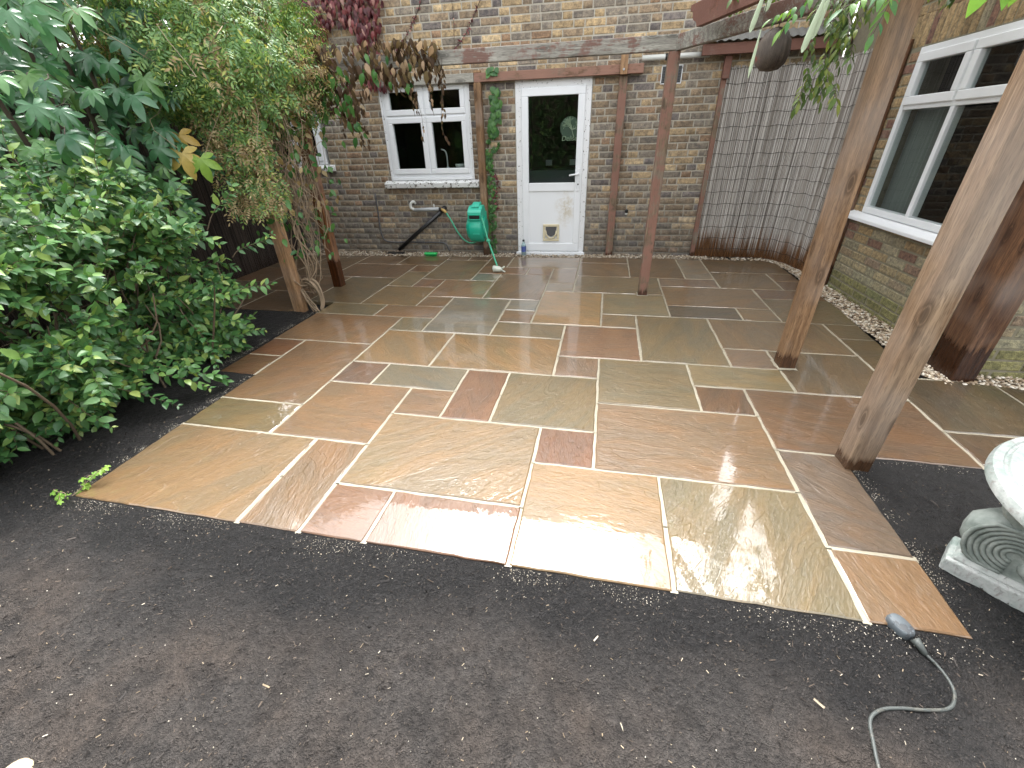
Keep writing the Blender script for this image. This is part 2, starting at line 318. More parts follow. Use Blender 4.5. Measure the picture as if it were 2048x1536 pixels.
def m_wood(name, light, dark, axis='z', rough=0.7, wetz=None, paint=None, pa=0.5, coat=0.0):
    b = NB(name); sc = {'z': (14, 14, 1.0), 'x': (1.0, 14, 14), 'y': (14, 1.0, 14)}[axis]
    oi = b.n('ShaderNodeObjectInfo'); tc = b.n('ShaderNodeTexCoord'); ad = b.n('ShaderNodeVectorMath', operation='ADD')
    b.l(tc.outputs['Object'], ad.inputs[0]); b.l(b.math('MULTIPLY', oi.outputs['Random'], 23.0), ad.inputs[1])
    mp = b.n('ShaderNodeMapping'); mp.inputs['Scale'].default_value = sc; b.l(ad.outputs[0], mp.inputs[0])
    v = mp.outputs[0]; vo = ad.outputs[0]
    n1 = b.noise(v, 1.6, 3, 0.6, 1.2); n2 = b.noise(v, 6.5, 2, 0.7); n3 = b.noise(vo, 3, 2, 0.6)
    wav = b.n('ShaderNodeTexWave', wave_type='BANDS', bands_direction={'z': 'X', 'x': 'Y', 'y': 'X'}[axis]); wav.inputs['Scale'].default_value = 0.55
    wav.inputs['Distortion'].default_value = 9; wav.inputs['Detail'].default_value = 3; b.l(v, wav.inputs[0])
    c = b.mix(b.ramp(n1, [(0.3, 0), (0.7, 1)]), dark, light)
    c = b.mix(b.math('MULTIPLY', wav.outputs['Fac'], 0.35), c, tuple(x * 0.55 for x in dark))
    fg = b.noise(v, 22, 1, 0.6); c = b.mix(b.ramp(n2, [(0.50, 0), (0.72, 0.6)]), c, tuple(x * 0.4 for x in dark)); c = b.mix(b.ramp(fg, [(0.5, 0), (0.66, 0.6)]), c, tuple(x * 0.45 for x in dark)); grey = b.noise(vo, 2.2, 2, 0.6); c = b.mix(b.ramp(grey, [(0.45, 0), (0.7, 0.45)]), c, (0.30, 0.26, 0.23))
    # knots
    kn = b.n('ShaderNodeTexVoronoi', feature='F1'); kn.inputs['Scale'].default_value = 1.0
    mk = b.n('ShaderNodeMapping'); mk.inputs['Scale'].default_value = {'z': (9, 9, 3.2), 'x': (3.2, 9, 9), 'y': (9, 3.2, 9)}[axis]; b.l(vo, mk.inputs[0]); b.l(mk.outputs[0], kn.inputs['Vector'])
    k = b.ramp(kn.outputs['Distance'], [(0.0, 1), (0.10, 0.9), (0.13, 0.25), (0.16, 0.8), (0.25, 0.0)]); c = b.mix(b.math('MULTIPLY', k, 0.75), c, tuple(x * 0.28 for x in dark))
    ro = rough
    if paint is not None:
        pn = b.noise(vo, 4.5, 4, 0.72); pm = b.ramp(b.math('ADD', pn, b.math('MULTIPLY', b.math('SUBTRACT', n2, 0.5), 0.35)), [(pa - 0.05, 0), (pa + 0.05, 1)])
        c = b.mix(pm, c, b.mix(n3, paint, tuple(x * 0.6 for x in paint)))
    if wetz is not None:
        z = b.sep(b.geo())[2]; zz = b.math('ADD', z, b.math('MULTIPLY', b.math('SUBTRACT', n1, 0.5), 0.16)); wt = b.ramp(zz, [(max(wetz - 0.015, 0), 1), (wetz + 0.015, 0)])
        c = b.mix(wt, c, b.mix(1.0, c, (0.33, 0.26, 0.22), 'MULTIPLY')); ro = b.mix(wt, rough, 0.25)
    b.set(Base_Color=c, Roughness=ro, Normal=b.bump(b.math('ADD', n2, b.math('MULTIPLY', n1, 0.5)), 0.5, 0.006), Specular_IOR_Level=0.3, Coat_Weight=coat, Coat_Roughness=0.3); return b.m
M['post'] = m_wood('brown_softwood_post', srgb(158, 126, 94), srgb(108, 80, 54), 'z', wetz=0.10)
M['postgrey'] = m_wood('faded_softwood_post', srgb(164, 140, 114), srgb(124, 98, 74), 'z', wetz=0.05)
M['postorange'] = m_wood('wet_orange_post', srgb(146, 98, 58), srgb(98, 60, 34), 'z', wetz=0.30, coat=0.3)
M['posttan'] = m_wood('tan_softwood_post', srgb(184, 150, 112), srgb(138, 104, 74), 'z')
M['postdark'] = m_wood('dark_brown_post', srgb(124, 90, 64), srgb(78, 52, 36), 'z', wetz=0.22)
M['postred'] = m_wood('red_stained_post', srgb(140, 122, 102), srgb(100, 84, 66), 'z', paint=srgb(142, 106, 92), pa=0.48, wetz=0.05)
M['plankred'] = m_wood('red_stained_plank', srgb(140, 112, 92), srgb(104, 76, 58), 'x', paint=srgb(150, 114, 98), pa=0.44)
M['plankgrey'] = m_wood('grey_painted_plank', srgb(176, 174, 164), srgb(140, 138, 128), 'x')
M['beam'] = m_wood('weathered_beam', srgb(168, 166, 156), srgb(120, 116, 108), 'x', paint=srgb(126, 98, 88), pa=0.54)
M['beamred'] = m_wood('red_brown_fascia', srgb(128, 88, 70), srgb(92, 56, 44), 'x', paint=srgb(120, 84, 72), pa=0.42)

def m_reed(name, a, bb, wet, wetz):
    b = NB(name); g = b.n('ShaderNodeNewGeometry'); v = b.geo(scale=(30, 30, 1.2)); n = b.noise(v, 2.0, 4, 0.6); n2 = b.noise(b.geo(), 2.5, 4, 0.6)
    rp = g.outputs['Random Per Island']
    c = b.ramp(rp, [(0.0, tuple(x * 0.3 for x in a)), (0.14, a), (0.6, tuple((x + y) / 2 for x, y in zip(a, bb))), (1.0, bb)]); c = b.mix(b.ramp(n, [(0.5, 0), (0.7, 0.6)]), c, tuple(x * 0.35 for x in a))
    z = b.sep(b.geo())[2]; zz = b.math('ADD', z, b.math('ADD', b.math('MULTIPLY', b.math('SUBTRACT', n2, 0.5), 0.30), b.math('MULTIPLY', b.math('SUBTRACT', rp, 0.5), 0.22)))
    wt = b.ramp(zz, [(max(0, wetz - 0.10), 1), (wetz + 0.08, 0)])
    c = b.mix(wt, c, b.mix(rp, wet, tuple(x * 0.45 for x in wet)))
    b.set(Base_Color=c, Roughness=b.mix(wt, 0.6, 0.3), Specular_IOR_Level=0.4, Normal=b.bump(n, 0.3, 0.003)); return b.m
M['reed'] = m_reed('silvered_reed', srgb(138, 130, 121), srgb(206, 202, 197), srgb(108, 74, 46), 0.25)
M['reeddark'] = m_reed('black_brown_reed', srgb(38, 31, 27), srgb(72, 62, 55), srgb(36, 22, 15), 0.12)
M['wire'] = m_paint('rusty_wire', (0.035, 0.028, 0.024), 0.6)

def m_leaf(name, stops, rough=0.38, trans=0.3, spec=0.5, veins=0.0):
    b = NB(name); g = b.n('ShaderNodeNewGeometry'); oi = b.n('ShaderNodeObjectInfo')
    r = b.math('FRACT', b.math('ADD', g.outputs['Random Per Island'], oi.outputs['Random']))
    c = b.ramp(r, stops); n = b.noise(b.geo(), 45, 3, 0.6)
    c = b.mix(b.ramp(n, [(0.4, 0), (0.8, 0.45)]), c, b.mix(1.0, c, (0.6, 0.62, 0.5), 'MULTIPLY'))
    b.set(Base_Color=c, Roughness=rough, Specular_IOR_Level=spec)
    tl = b.n('ShaderNodeBsdfTranslucent'); b.l(b.mix(1.0, c, (1.25, 1.2, 0.6), 'MULTIPLY'), tl.inputs[0]); ms = b.n('ShaderNodeMixShader'); ms.inputs[0].default_value = trans
    b.l(b.b.outputs[0], ms.inputs[1]); b.l(tl.outputs[0], ms.inputs[2]); b.l(ms.outputs[0], b.out.inputs[0]); return b.m
M['shrubleaf'] = m_leaf('shrub_leaf', [(0.0, (0.036, 0.105, 0.037)), (0.4, (0.072, 0.18, 0.058)), (0.75, (0.12, 0.255, 0.075)), (0.9, (0.22, 0.35, 0.09)), (1.0, (0.34, 0.42, 0.12))])
M['palmleaf'] = m_leaf('palmate_leaf', [(0.0, (0.035, 0.115, 0.055)), (0.6, (0.07, 0.19, 0.08)), (1.0, (0.14, 0.28, 0.09))], 0.3, 0.22, 0.6)
M['yellowleaf'] = m_leaf('yellowing_leaf', [(0.0, (0.50, 0.34, 0.08)), (1.0, (0.55, 0.42, 0.12))])
M['limeleaf'] = m_leaf('lime_leaf', [(0.0, (0.16, 0.34, 0.04)), (1.0, (0.26, 0.42, 0.07))])
M['vineleaf'] = m_leaf('vine_leaflet', [(0.0, (0.075, 0.17, 0.055)), (0.5, (0.15, 0.28, 0.085)), (0.85, (0.25, 0.38, 0.11)), (1.0, (0.48, 0.48, 0.12))], 0.45)
M['strawleaf'] = m_leaf('dry_straw_leaflet', [(0.0, (0.24, 0.17, 0.08)), (1.0, (0.50, 0.40, 0.22))], 0.6)
M['redleaf'] = m_leaf('crimson_creeper_leaf', [(0.0, (0.055, 0.008, 0.013)), (0.55, (0.13, 0.018, 0.024)), (0.82, (0.22, 0.05, 0.05)), (1.0, (0.44, 0.25, 0.20))], 0.45, 0.2)
M['deadleaf'] = m_leaf('dry_brown_leaf', [(0.0, (0.045, 0.027, 0.015)), (0.45, (0.10, 0.06, 0.035)), (0.75, (0.15, 0.11, 0.05)), (0.88, (0.32, 0.21, 0.13)), (1.0, (0.55, 0.40, 0.28))], 0.6, 0.15, 0.3)
M['ivyleaf'] = m_leaf('ivy_leaf', [(0.0, (0.035, 0.12, 0.035)), (1.0, (0.10, 0.24, 0.06))], 0.35)
M['wistleaf'] = m_leaf('wisteria_leaflet', [(0.0, (0.045, 0.085, 0.02)), (0.6, (0.10, 0.17, 0.035)), (1.0, (0.24, 0.28, 0.06))], 0.4, 0.35)
M['wistlow'] = m_leaf('wisteria_leaf_green', [(0.0, (0.06, 0.20, 0.08)), (1.0, (0.20, 0.38, 0.07))], 0.35, 0.35)
M['hedgeleaf'] = m_leaf('hedge_leaf', [(0.0, (0.025, 0.06, 0.02)), (0.7, (0.05, 0.10, 0.03)), (1.0, (0.09, 0.14, 0.04))], 0.8, 0.2, 0.15)
M['twig'] = m_paint('bare_twig', (0.11, 0.08, 0.05), 0.8, dirt=0.6)
M['twigpale'] = m_paint('pale_dry_stem', (0.27, 0.20, 0.13), 0.8, dirt=0.6)
M['twigdark'] = m_paint('dark_stem', (0.07, 0.05, 0.035), 0.8)
M['pod'] = m_paint('felted_green_pod', (0.42, 0.50, 0.34), 0.7)
M['green'] = m_paint('green_reel_plastic', (0.012, 0.36, 0.235), 0.32, dirt=0.3)
M['greenlight'] = m_paint('pale_green_reel_plastic', (0.05, 0.47, 0.33), 0.35, dirt=0.2)
M['hose'] = m_paint('green_hose', (0.05, 0.36, 0.21), 0.4)
M['brush'] = m_paint('bright_green_plastic', (0.02, 0.42, 0.10), 0.35)
M['brass'] = m_paint('dull_brass', (0.45, 0.30, 0.10), 0.4)
M['greymetal'] = m_paint('grey_lagging', (0.40, 0.42, 0.43), 0.5)
M['chalk'] = m_paint('pale_plastic', (0.55, 0.58, 0.50), 0.4)
M['pipewhite'] = m_paint('white_pipe', (0.55, 0.56, 0.53), 0.5, dirt=0.4)
b = NB('green_painted_stone'); v = b.geo(); n = b.noise(v, 9, 5, 0.65, 0.4); n2 = b.noise(b.geo(scale=(30, 8, 8)), 3, 4, 0.7); n3 = b.noise(v, 60, 4, 0.65)
c = b.mix(b.ramp(n, [(0.35, 0), (0.6, 1)]), (0.19, 0.235, 0.215), (0.40, 0.41, 0.395)); c = b.mix(b.ramp(n2, [(0.55, 0), (0.68, 0.75)]), c, (0.22, 0.20, 0.19))
c = b.mix(b.ramp(n3, [(0.6, 0), (0.72, 0.6)]), c, (0.09, 0.09, 0.08))
b.set(Base_Color=c, Roughness=0.75, Normal=b.bump(b.math('ADD', n, n3), 0.5, 0.008)); M['stone'] = b.m
b = NB('green_painted_scroll'); v = b.geo(); n = b.noise(v, 12, 5, 0.65); c = b.mix(b.ramp(n, [(0.35, 0), (0.65, 1)]), (0.13, 0.155, 0.14), (0.30, 0.33, 0.305))
b.set(Base_Color=c, Roughness=0.75, Normal=b.bump(n, 0.4, 0.006)); M['scroll'] = b.m
def m_isl(name, stops, rough=0.5, spec=0.4, coat=0.0):
    b = NB(name); g = b.n('ShaderNodeNewGeometry'); c = b.ramp(g.outputs['Random Per Island'], stops); n = b.noise(b.geo(), 120, 3)
    b.set(Base_Color=b.mix(b.ramp(n, [(0.3, 0), (0.7, 0.4)]), c, b.mix(1.0, c, (0.6, 0.55, 0.5), 'MULTIPLY')), Roughness=rough, Specular_IOR_Level=spec, Coat_Weight=coat, Coat_Roughness=0.15); return b.m
M['pebble'] = m_isl('flint_pebble', [(0.0, (0.10, 0.065, 0.04)), (0.3, (0.34, 0.25, 0.16)), (0.65, (0.50, 0.42, 0.31)), (1.0, (0.70, 0.65, 0.56))], 0.4, 0.5, 0.5)
M['chip'] = m_isl('compost_fibre', [(0.0, (0.010, 0.008, 0.007)), (0.7, (0.045, 0.036, 0.03)), (0.93, (0.10, 0.075, 0.055)), (0.98, (0.26, 0.20, 0.13)), (1.0, (0.5, 0.45, 0.36))], 0.7)
M['crumb'] = m_isl('compost_clod', [(0.0, (0.016, 0.014, 0.0125)), (0.8, (0.046, 0.040, 0.036)), (1.0, (0.085, 0.072, 0.062))], 0.85, 0.3)
M['grit'] = m_isl('mortar_grit', [(0.0, (0.35, 0.31, 0.24)), (1.0, (0.62, 0.58, 0.50))], 0.7)
M['sheet'] = m_paint('dirty_grey_sheet', (0.16, 0.16, 0.15), 0.6, dirt=0.6)
M['tile'] = m_paint('roof_tile', (0.12, 0.07, 0.05), 0.8)
M['gourd'] = m_wood('dry_gourd', srgb(92, 82, 72), srgb(58, 48, 42), 'z', paint=srgb(150, 98, 86), pa=0.64)
M['puck'] = m_paint('dusty_grey_rubber', (0.085, 0.10, 0.11), 0.6, 0.4, (0.06, 0.065, 0.07), 30, 0.5)
M['cable'] = m_paint('muddy_grey_cable', (0.055, 0.062, 0.058), 0.55, 0.42, (0.07, 0.07, 0.06), 25, 0.5)
M['potglaze'] = m_paint('blue_grey_glaze', (0.20, 0.26, 0.27), 0.5, 0.4, (0.10, 0.12, 0.12), 14, 0.5)
M['label'] = m_paint('blue_label', (0.06, 0.09, 0.28), 0.35)
b = NB('clear_bottle'); b.set(Base_Color=(0.55, 0.72, 0.72), Roughness=0.08, Transmission_Weight=0.7, IOR=1.2); M['bottle'] = b.m
M['darkliquid'] = m_paint('dark_bottle_base', (0.02, 0.02, 0.05), 0.2)
M['sticker'] = m_paint('pale_green_sticker', (0.40, 0.46, 0.33), 0.5)
M['sticker2'] = m_paint('translucent_green_disc', (0.10, 0.14, 0.10), 0.6)
M['china'] = m_paint('white_china', (0.70, 0.70, 0.68), 0.2)
M['chrome'] = m_paint('kitchen_chrome', (0.45, 0.45, 0.45), 0.2)

# ------------------------------------------------------------------ patio grid (slabs laid on a 0.3013 m module, 1.3 degrees off the house)
PA = 0.0229349794; PITCH = 0.3013
def grid(j, k):
    s, t = 0.045 + PITCH * j, 0.994 + PITCH * k
    return np.array([s * math.cos(PA) + t * math.sin(PA), -s * math.sin(PA) + t * math.cos(PA)])
TAN, TAN2, OLIVE, OLIVE2 = srgb(186, 146, 98), srgb(172, 128, 86), srgb(156, 140, 100), srgb(138, 126, 96)
RBR, RED, PUR, GRY = srgb(138, 100, 74), srgb(156, 102, 70), srgb(132, 112, 104), srgb(146, 144, 136)
MUS, BRN, BRN2, SLATE, BLU = srgb(180, 138, 76), srgb(122, 98, 76), srgb(108, 86, 68), srgb(74, 80, 82), srgb(132, 136, 134)
def ds(c, k=0.22):
    m = 0.3 * c[0] + 0.55 * c[1] + 0.15 * c[2]; return tuple(x * (1 - k) + m * k for x in c)
SLABS = [(-8, -5, 0, 2, TAN), (-5, -4, 0, 2, TAN2), (-4, -3, 0, 1, RED), (-3, -1, 0, 1, RED), (-1, 1, 0, 2, MUS), (1, 3, 0, 2, OLIVE), (3, 4, 0, 1, TAN2), (3, 4, 1, 3, PUR),
 (-8, -6, 2, 3, srgb(162, 136, 84)), (-6, -4, 2, 4, TAN2), (-4, -1, 1, 3, srgb(178, 144, 96)), (-1, 0, 2, 3, srgb(164, 100, 66)), (0, 3, 2, 4, srgb(168, 128, 88)),
 (-4, -3, 3, 4, TAN2), (-3, -2, 3, 5, RED), (-2, 0, 3, 5, OLIVE), (0, 2, 4, 6, OLIVE), (2, 3, 4, 5, RBR), (3, 6, 3, 5, RBR),
 (-6, -5, 4, 5, srgb(140, 104, 92)), (-5, -3, 4, 5, srgb(150, 146, 128)), (-6, -4, 5, 7, srgb(176, 140, 92)), (-4, -1, 5, 7, srgb(182, 142, 84)), (-1, 0, 5, 6, srgb(160, 124, 100)), (-1, 1, 6, 8, srgb(158, 112, 82)),
 (1, 3, 6, 9, OLIVE2), (2, 4, 5, 6, srgb(160, 142, 98)), (3, 4, 6, 7, srgb(138, 112, 96)), (4, 6, 5, 7, srgb(118, 102, 84)), (3, 6, 7, 9, srgb(126, 106, 84)),
 (6, 8, 4, 6, srgb(96, 86, 70)), (6, 8, 6, 8, srgb(96, 86, 68)), (6, 8, 8, 9, srgb(96, 84, 66)), (6, 8, 3, 4, srgb(104, 78, 62)), (8, 10, 3, 6, srgb(96, 76, 62)),
 (-9, -6, 6, 8, srgb(164, 122, 86)), (-9, -8, 5, 6, srgb(152, 96, 66)), (-9, -8, 4, 5, RED), (-8, -6, 3, 6, srgb(170, 126, 88)), (-9, -7, 8, 9, OLIVE2), (-7, -5, 8, 9, srgb(156, 116, 80)), (-6, -5, 7, 8, srgb(142, 132, 104)),
 (-5, -3, 7, 10, GRY), (-3, -2, 9, 10, BLU), (-3, -2, 8, 9, srgb(140, 112, 90)), (-3, -1, 7, 8, srgb(144, 128, 100)), (-2, 0, 8, 11, srgb(184, 144, 88)),
 (-11, -9, 14, 16, srgb(122, 92, 70)), (-9, -7, 14, 16, srgb(118, 94, 70)), (-8, -7, 13, 14, srgb(124, 88, 68)), (-8, -7, 11, 13, srgb(122, 110, 82)), (-8, -6, 9, 11, srgb(142, 116, 76)), (-7, -6, 11, 12, srgb(136, 96, 78)),
 (-6, -4, 10, 12, srgb(140, 106, 80)), (-6, -5, 9, 10, srgb(138, 108, 80)), (-7, -5, 12, 15, srgb(116, 104, 84)), (-7, -6, 15, 16, BRN2), (-6, -5, 15, 16, BRN2), (-5, -4, 12, 13, BLU), (-5, -3, 13, 14, RBR), (-5, -4, 14, 16, BRN2),
 (-4, -1, 14, 16, srgb(146, 122, 94)), (-3, -2, 13, 14, RBR), (-4, -2, 10, 13, srgb(116, 96, 78)), (-2, -1, 12, 14, srgb(136, 112, 96)), (-2, -1, 11, 12, srgb(142, 124, 102)),
 (-1, 1, 15, 16, BRN), (-1, 1, 13, 15, srgb(130, 106, 84)), (-1, 2, 11, 13, srgb(126, 114, 92)), (0, 2, 9, 11, srgb(132, 126, 102)), (0, 1, 8, 9, srgb(140, 122, 96)), (1, 3, 13, 16, srgb(120, 98, 80)), (3, 4, 13, 16, srgb(150, 140, 128)),
 (2, 4, 12, 13, PUR), (2, 5, 10, 12, srgb(124, 102, 82)), (2, 4, 9, 10, SLATE), (4, 5, 9, 10, srgb(112, 98, 80)), (4, 7, 14, 16, srgb(98, 86, 70)), (4, 6, 12, 14, srgb(112, 96, 74)), (6, 7, 13, 14, BRN2), (6, 7, 12, 13, srgb(96, 70, 58)),
 (5, 7, 11, 12, srgb(102, 74, 62)), (5, 8, 9, 11, srgb(98, 90, 72)),
 (-15, -13, 8, 11, srgb(104, 98, 90)), (-13, -12, 9, 10, srgb(92, 76, 62)), (-13, -12, 8, 9, srgb(90, 78, 62)), (-12, -10, 8, 10, srgb(112, 86, 66)), (-10, -8, 9, 12, srgb(118, 108, 88)), (-11, -8, 12, 14, srgb(116, 86, 68)),
 (-12, -11, 15, 16, srgb(96, 82, 74)), (-13, -12, 15, 16, BRN2), (-13, -11, 13, 15, srgb(104, 84, 66)), (-13, -10, 10, 12, srgb(110, 82, 64)), (-13, -11, 12, 13, srgb(100, 78, 62)), (-15, -13, 11, 13, srgb(112, 80, 62)), (-15, -13, 13, 16, srgb(100, 78, 62))]
CELLS = set()
for j0, j1, k0, k1, c in SLABS:
    for j in range(j0, j1):
        for k in range(k0, k1): CELLS.add((j, k))
def in_patio(x, y, pad=0.0):
    s = x * math.cos(PA) - y * math.sin(PA); t = x * math.sin(PA) + y * math.cos(PA)
    if x > 2.23 and y > 2.72: return False
    for ds in (-pad, pad):
        for dt in (-pad, pad):
            if (math.floor((s + ds - 0.045) / PITCH), math.floor((t + dt - 0.994) / PITCH)) in CELLS: return True
    return False
def deep_in(x, y, pad=0.035):
    s = x * math.cos(PA) - y * math.sin(PA); t = x * math.sin(PA) + y * math.cos(PA)
    return all((math.floor((s + a - 0.045) / PITCH), math.floor((t + c - 0.994) / PITCH)) in CELLS for a in (-pad, pad) for c in (-pad, pad))
def clip(poly, n, d):
    out = []
    for i in range(len(poly)):
        a, b_ = poly[i], poly[(i + 1) % len(poly)]; da, db = a @ n - d, b_ @ n - d
        if da <= 0: out.append(a)
        if (da < 0 < db) or (db < 0 < da): out.append(a + (b_ - a) * da / (da - db))
    return out
EDGE = [np.array(p) for p in [(2.22, 2.6), (2.225, 3.6), (2.25, 4.4), (2.295, 5.0), (2.285, 5.42), (2.235, 5.62), (2.10, 5.77), (1.90, 5.84)]]
def clip_slab(poly, k0):
    if k0 >= 12:
        n = np.array([-0.021, 1.0]); poly = clip(poly, n, np.array([-2.2, 5.742]) @ n)
        if len(poly) < 3: return poly
    if k0 >= 6:
        for a, b_ in zip(EDGE[:-1], EDGE[1:]):
            d = b_ - a; n = np.array([d[1], -d[0]]); n /= np.linalg.norm(n)
            if min((p @ n) for p in poly) < a @ n: poly = clip(poly, n, a @ n)
    elif True:
        n = np.array([0.2, 1.0]); n /= np.linalg.norm(n); pt = np.array([2.2, 2.775])
        if max(p[0] for p in poly) > 2.0: poly = clip(poly, n, pt @ n)
    return poly

# ------------------------------------------------------------------ ground: one compost sheet out to the horizon
def axis(lo, hi, step, far):
    a = np.arange(lo, hi + 1e-6, step); o = []; x = step
    while x < far: o.append(x); x *= 1.6
    o.append(far); o = np.array(o); return np.concatenate([(lo - o)[::-1], a, hi + o])
gx, gy = axis(-4.4, 2.6, 0.022, 120), axis(0.1, 3.7, 0.022, 120)
inner = np.zeros((len(gx), len(gy)), bool)
Z = np.zeros((len(gx), len(gy)))
for i, x in enumerate(gx):
    for k, y in enumerate(gy):
        z = -0.007
        if -5 < x < 3.5 and -0.6 < y < 4.2:
            z += (0.004 if y > 0.75 else 0.014) * mnoise.noise((x * 1.7, y * 1.7, 0.3)) + 0.006 * mnoise.noise((x * 6, y * 6, 1.3)) + 0.0075 * mnoise.noise((x * 17, y * 17, 2.3)) + 0.006 * mnoise.noise((x * 39, y * 39, 4.3))
            if y > 0.85 and in_patio(x, y, 0.07): z = -0.0055 + 0.15 * (z + 0.007)
            z = min(z, -0.003)
            if x < -2.5 and y < 3.4: z += 0.035 * min(1, (-2.5 - x) / 0.5)
        if y > 0.9 and deep_in(x, y): z = -0.055
        elif y > 0.9 and in_patio(x, y, 0.0): z = -0.0065
        if y > 2.6 and x > -4.5 and not (x < -2.6 and y < 3.5): z = -0.05
        if y > 4.2 or x < -4.4 or x > 2.6: z = -0.06
        Z[i, k] = z
VX, VY = np.meshgrid(gx, gy, indexing='ij'); NY = len(gy)
I = (np.arange(len(gx) - 1)[:, None] * NY + np.arange(NY - 1)[None]).ravel()
o = npmesh('soil_ground', np.stack([VX.ravel(), VY.ravel(), Z.ravel()], 1), np.stack([I, I + NY, I + NY + 1, I + 1], 1), M['soil'], smooth=True)
tag(o, kind='structure')

# ------------------------------------------------------------------ patio
OWN = {}
for q, (j0, j1, k0, k1, c) in enumerate(SLABS):
    for j in range(j0, j1):
        for k in range(k0, k1): OWN[(j, k)] = q
mb = MB()
def strip(pa, pb, pc, pd, k, z):
    poly = clip_slab([grid(*pa), grid(*pb), grid(*pc), grid(*pd)], k)
    if len(poly) > 2: mb.add([(p[0], p[1], z) for p in poly], [tuple(range(len(poly)))])
e_ = 0.045; x_ = 0.024
for (j, k), q in OWN.items():
    if OWN.get((j + 1, k), q) != q: strip((j + 1 - e_, k - x_ * ((j, k - 1) in OWN and (j + 1, k - 1) in OWN)), (j + 1 + e_, k - x_ * ((j, k - 1) in OWN and (j + 1, k - 1) in OWN)), (j + 1 + e_, k + 1), (j + 1 - e_, k + 1), k, -0.0032)
    if OWN.get((j, k + 1), q) != q: strip((j, k + 1 - e_), (j + 1, k + 1 - e_), (j + 1, k + 1 + e_), (j, k + 1 + e_), k, -0.0044)
patio = mb.build('patio', M['joint'], origin=(0, 3, -0.05)); tag(patio, kind='structure')
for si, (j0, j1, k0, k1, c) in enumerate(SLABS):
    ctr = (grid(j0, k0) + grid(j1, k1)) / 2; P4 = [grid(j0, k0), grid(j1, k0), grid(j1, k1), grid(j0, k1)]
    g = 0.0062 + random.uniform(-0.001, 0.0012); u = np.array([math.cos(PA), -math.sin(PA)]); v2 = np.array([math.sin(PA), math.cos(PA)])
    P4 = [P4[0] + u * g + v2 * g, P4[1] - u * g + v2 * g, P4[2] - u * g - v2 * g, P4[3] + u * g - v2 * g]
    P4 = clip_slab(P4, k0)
    if len(P4) < 3: continue
    per = []
    for a, b_ in zip(P4, P4[1:] + P4[:1]):
        L = np.linalg.norm(b_ - a); m = max(1, int(L / 0.05)); nn = np.array([b_[1] - a[1], a[0] - b_[0]]) / max(L, 1e-6)
        for q in range(m):
            j = random.uniform(-0.0036, 0.0) if q == 0 else random.uniform(-0.0036, 0.0014); per.append(a + (b_ - a) * q / m + nn * j)
    n = len(per); cen = sum(per) / n; zt = random.uniform(-0.0012, 0.0012); tl = rv(0.0016)
    zz = lambda p: zt + (p[0] - cen[0]) * tl.x + (p[1] - cen[1]) * tl.y
    ins = []
    for p in per:
        d = cen - p; d = d / np.linalg.norm(d); ins.append(p + d * 0.006)
    mb = MB(); mb.add([(p[0], p[1], -0.04) for p in per] + [(p[0], p[1], zz(p) - 0.0032) for p in per] + [(p[0], p[1], zz(p)) for p in ins],
           [(i, (i + 1) % n, n + (i + 1) % n, n + i) for i in range(n)] + [(n + i, n + (i + 1) % n, 2 * n + (i + 1) % n, 2 * n + i) for i in range(n)] + [tuple(range(2 * n, 3 * n))])
    pool = (j0, j1, k0) in ((-1, 1, 0), (-3, -1, 0), (-4, -3, 0))
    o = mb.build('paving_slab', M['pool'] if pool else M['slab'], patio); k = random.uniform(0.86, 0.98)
    c = ds(c, 0.28); c = tuple(x * 0.76 + y * 0.24 for x, y in zip(c, srgb(158, 128, 92))); k *= 0.41 * (1 + 0.85 * min(1, max(0, (k0 - 4) / 6)) + (0.15 if j0 >= 3 and k0 > 3 else 0)); o.color = (c[0] * k, c[1] * k * 0.985, c[2] * k * 0.88, 1)  # far and right slabs lightened in colour, offsetting shade and brightening the back

# ------------------------------------------------------------------ gravel
def icos(sub):
    import bmesh
    bm = bmesh.new(); bmesh.ops.create_icosphere(bm, subdivisions=sub, radius=1); bm.verts.ensure_lookup_table()
    v = np.array([x.co[:] for x in bm.verts]); f = np.array([[x.index for x in p.verts] for p in bm.faces]); bm.free(); return v, f
def pebbles(name, pts, smin, smax, sub):
    tv, tf = icos(sub); X = []
    for (x, y, z) in pts:
        s = random.uniform(smin, smax); A = np.array(Matrix.Rotation(random.uniform(0, 6.28), 3, 'Z') @ Matrix.Rotation(random.uniform(-0.4, 0.4), 3, 'X')) @ np.diag([s, s * random.uniform(0.6, 0.9), s * random.uniform(0.4, 0.65)])
        X.append(np.concatenate([A, [[x], [y], [z]]], 1))
    V, F = spread(tv, tf, X); V = V + 0.0012 * np.sin(V[:, [1, 2, 0]] * 700)
    return npmesh(name, V, F, M['pebble'], smooth=True)
pts = []
for i in range(6500):
    x = random.uniform(-4.2, 1.5); y0 = 5.742 + 0.021 * (x + 2.2) + 0.003
    if -1.02 < x < -0.1 and random.random() < 0.2: continue
    pts.append((x, random.uniform(y0 - (0.02 if random.random() < 0.08 else 0), 5.985), random.uniform(-0.022, 0.006)))
o = pebbles('gravel', pts, 0.007, 0.0145, 2 if False else 1); tag(o, 'tan and cream pebbles filling the strip along the house wall', 'gravel', kind='stuff')
def right_edge(y): return float(np.interp(y, [2.6, 3.6, 4.4, 5.0, 5.42, 5.62, 5.77], [2.22, 2.225, 2.25, 2.295, 2.285, 2.235, 2.10]))
pts = []
while len(pts) < 4200:
    y = random.uniform(2.7, 5.9); e = right_edge(y); x = random.uniform(e, 2.45)
    if y > 5.42: x = random.uniform(e, 2.45)
    pts.append((x, y, random.uniform(-0.028, 0.0)))
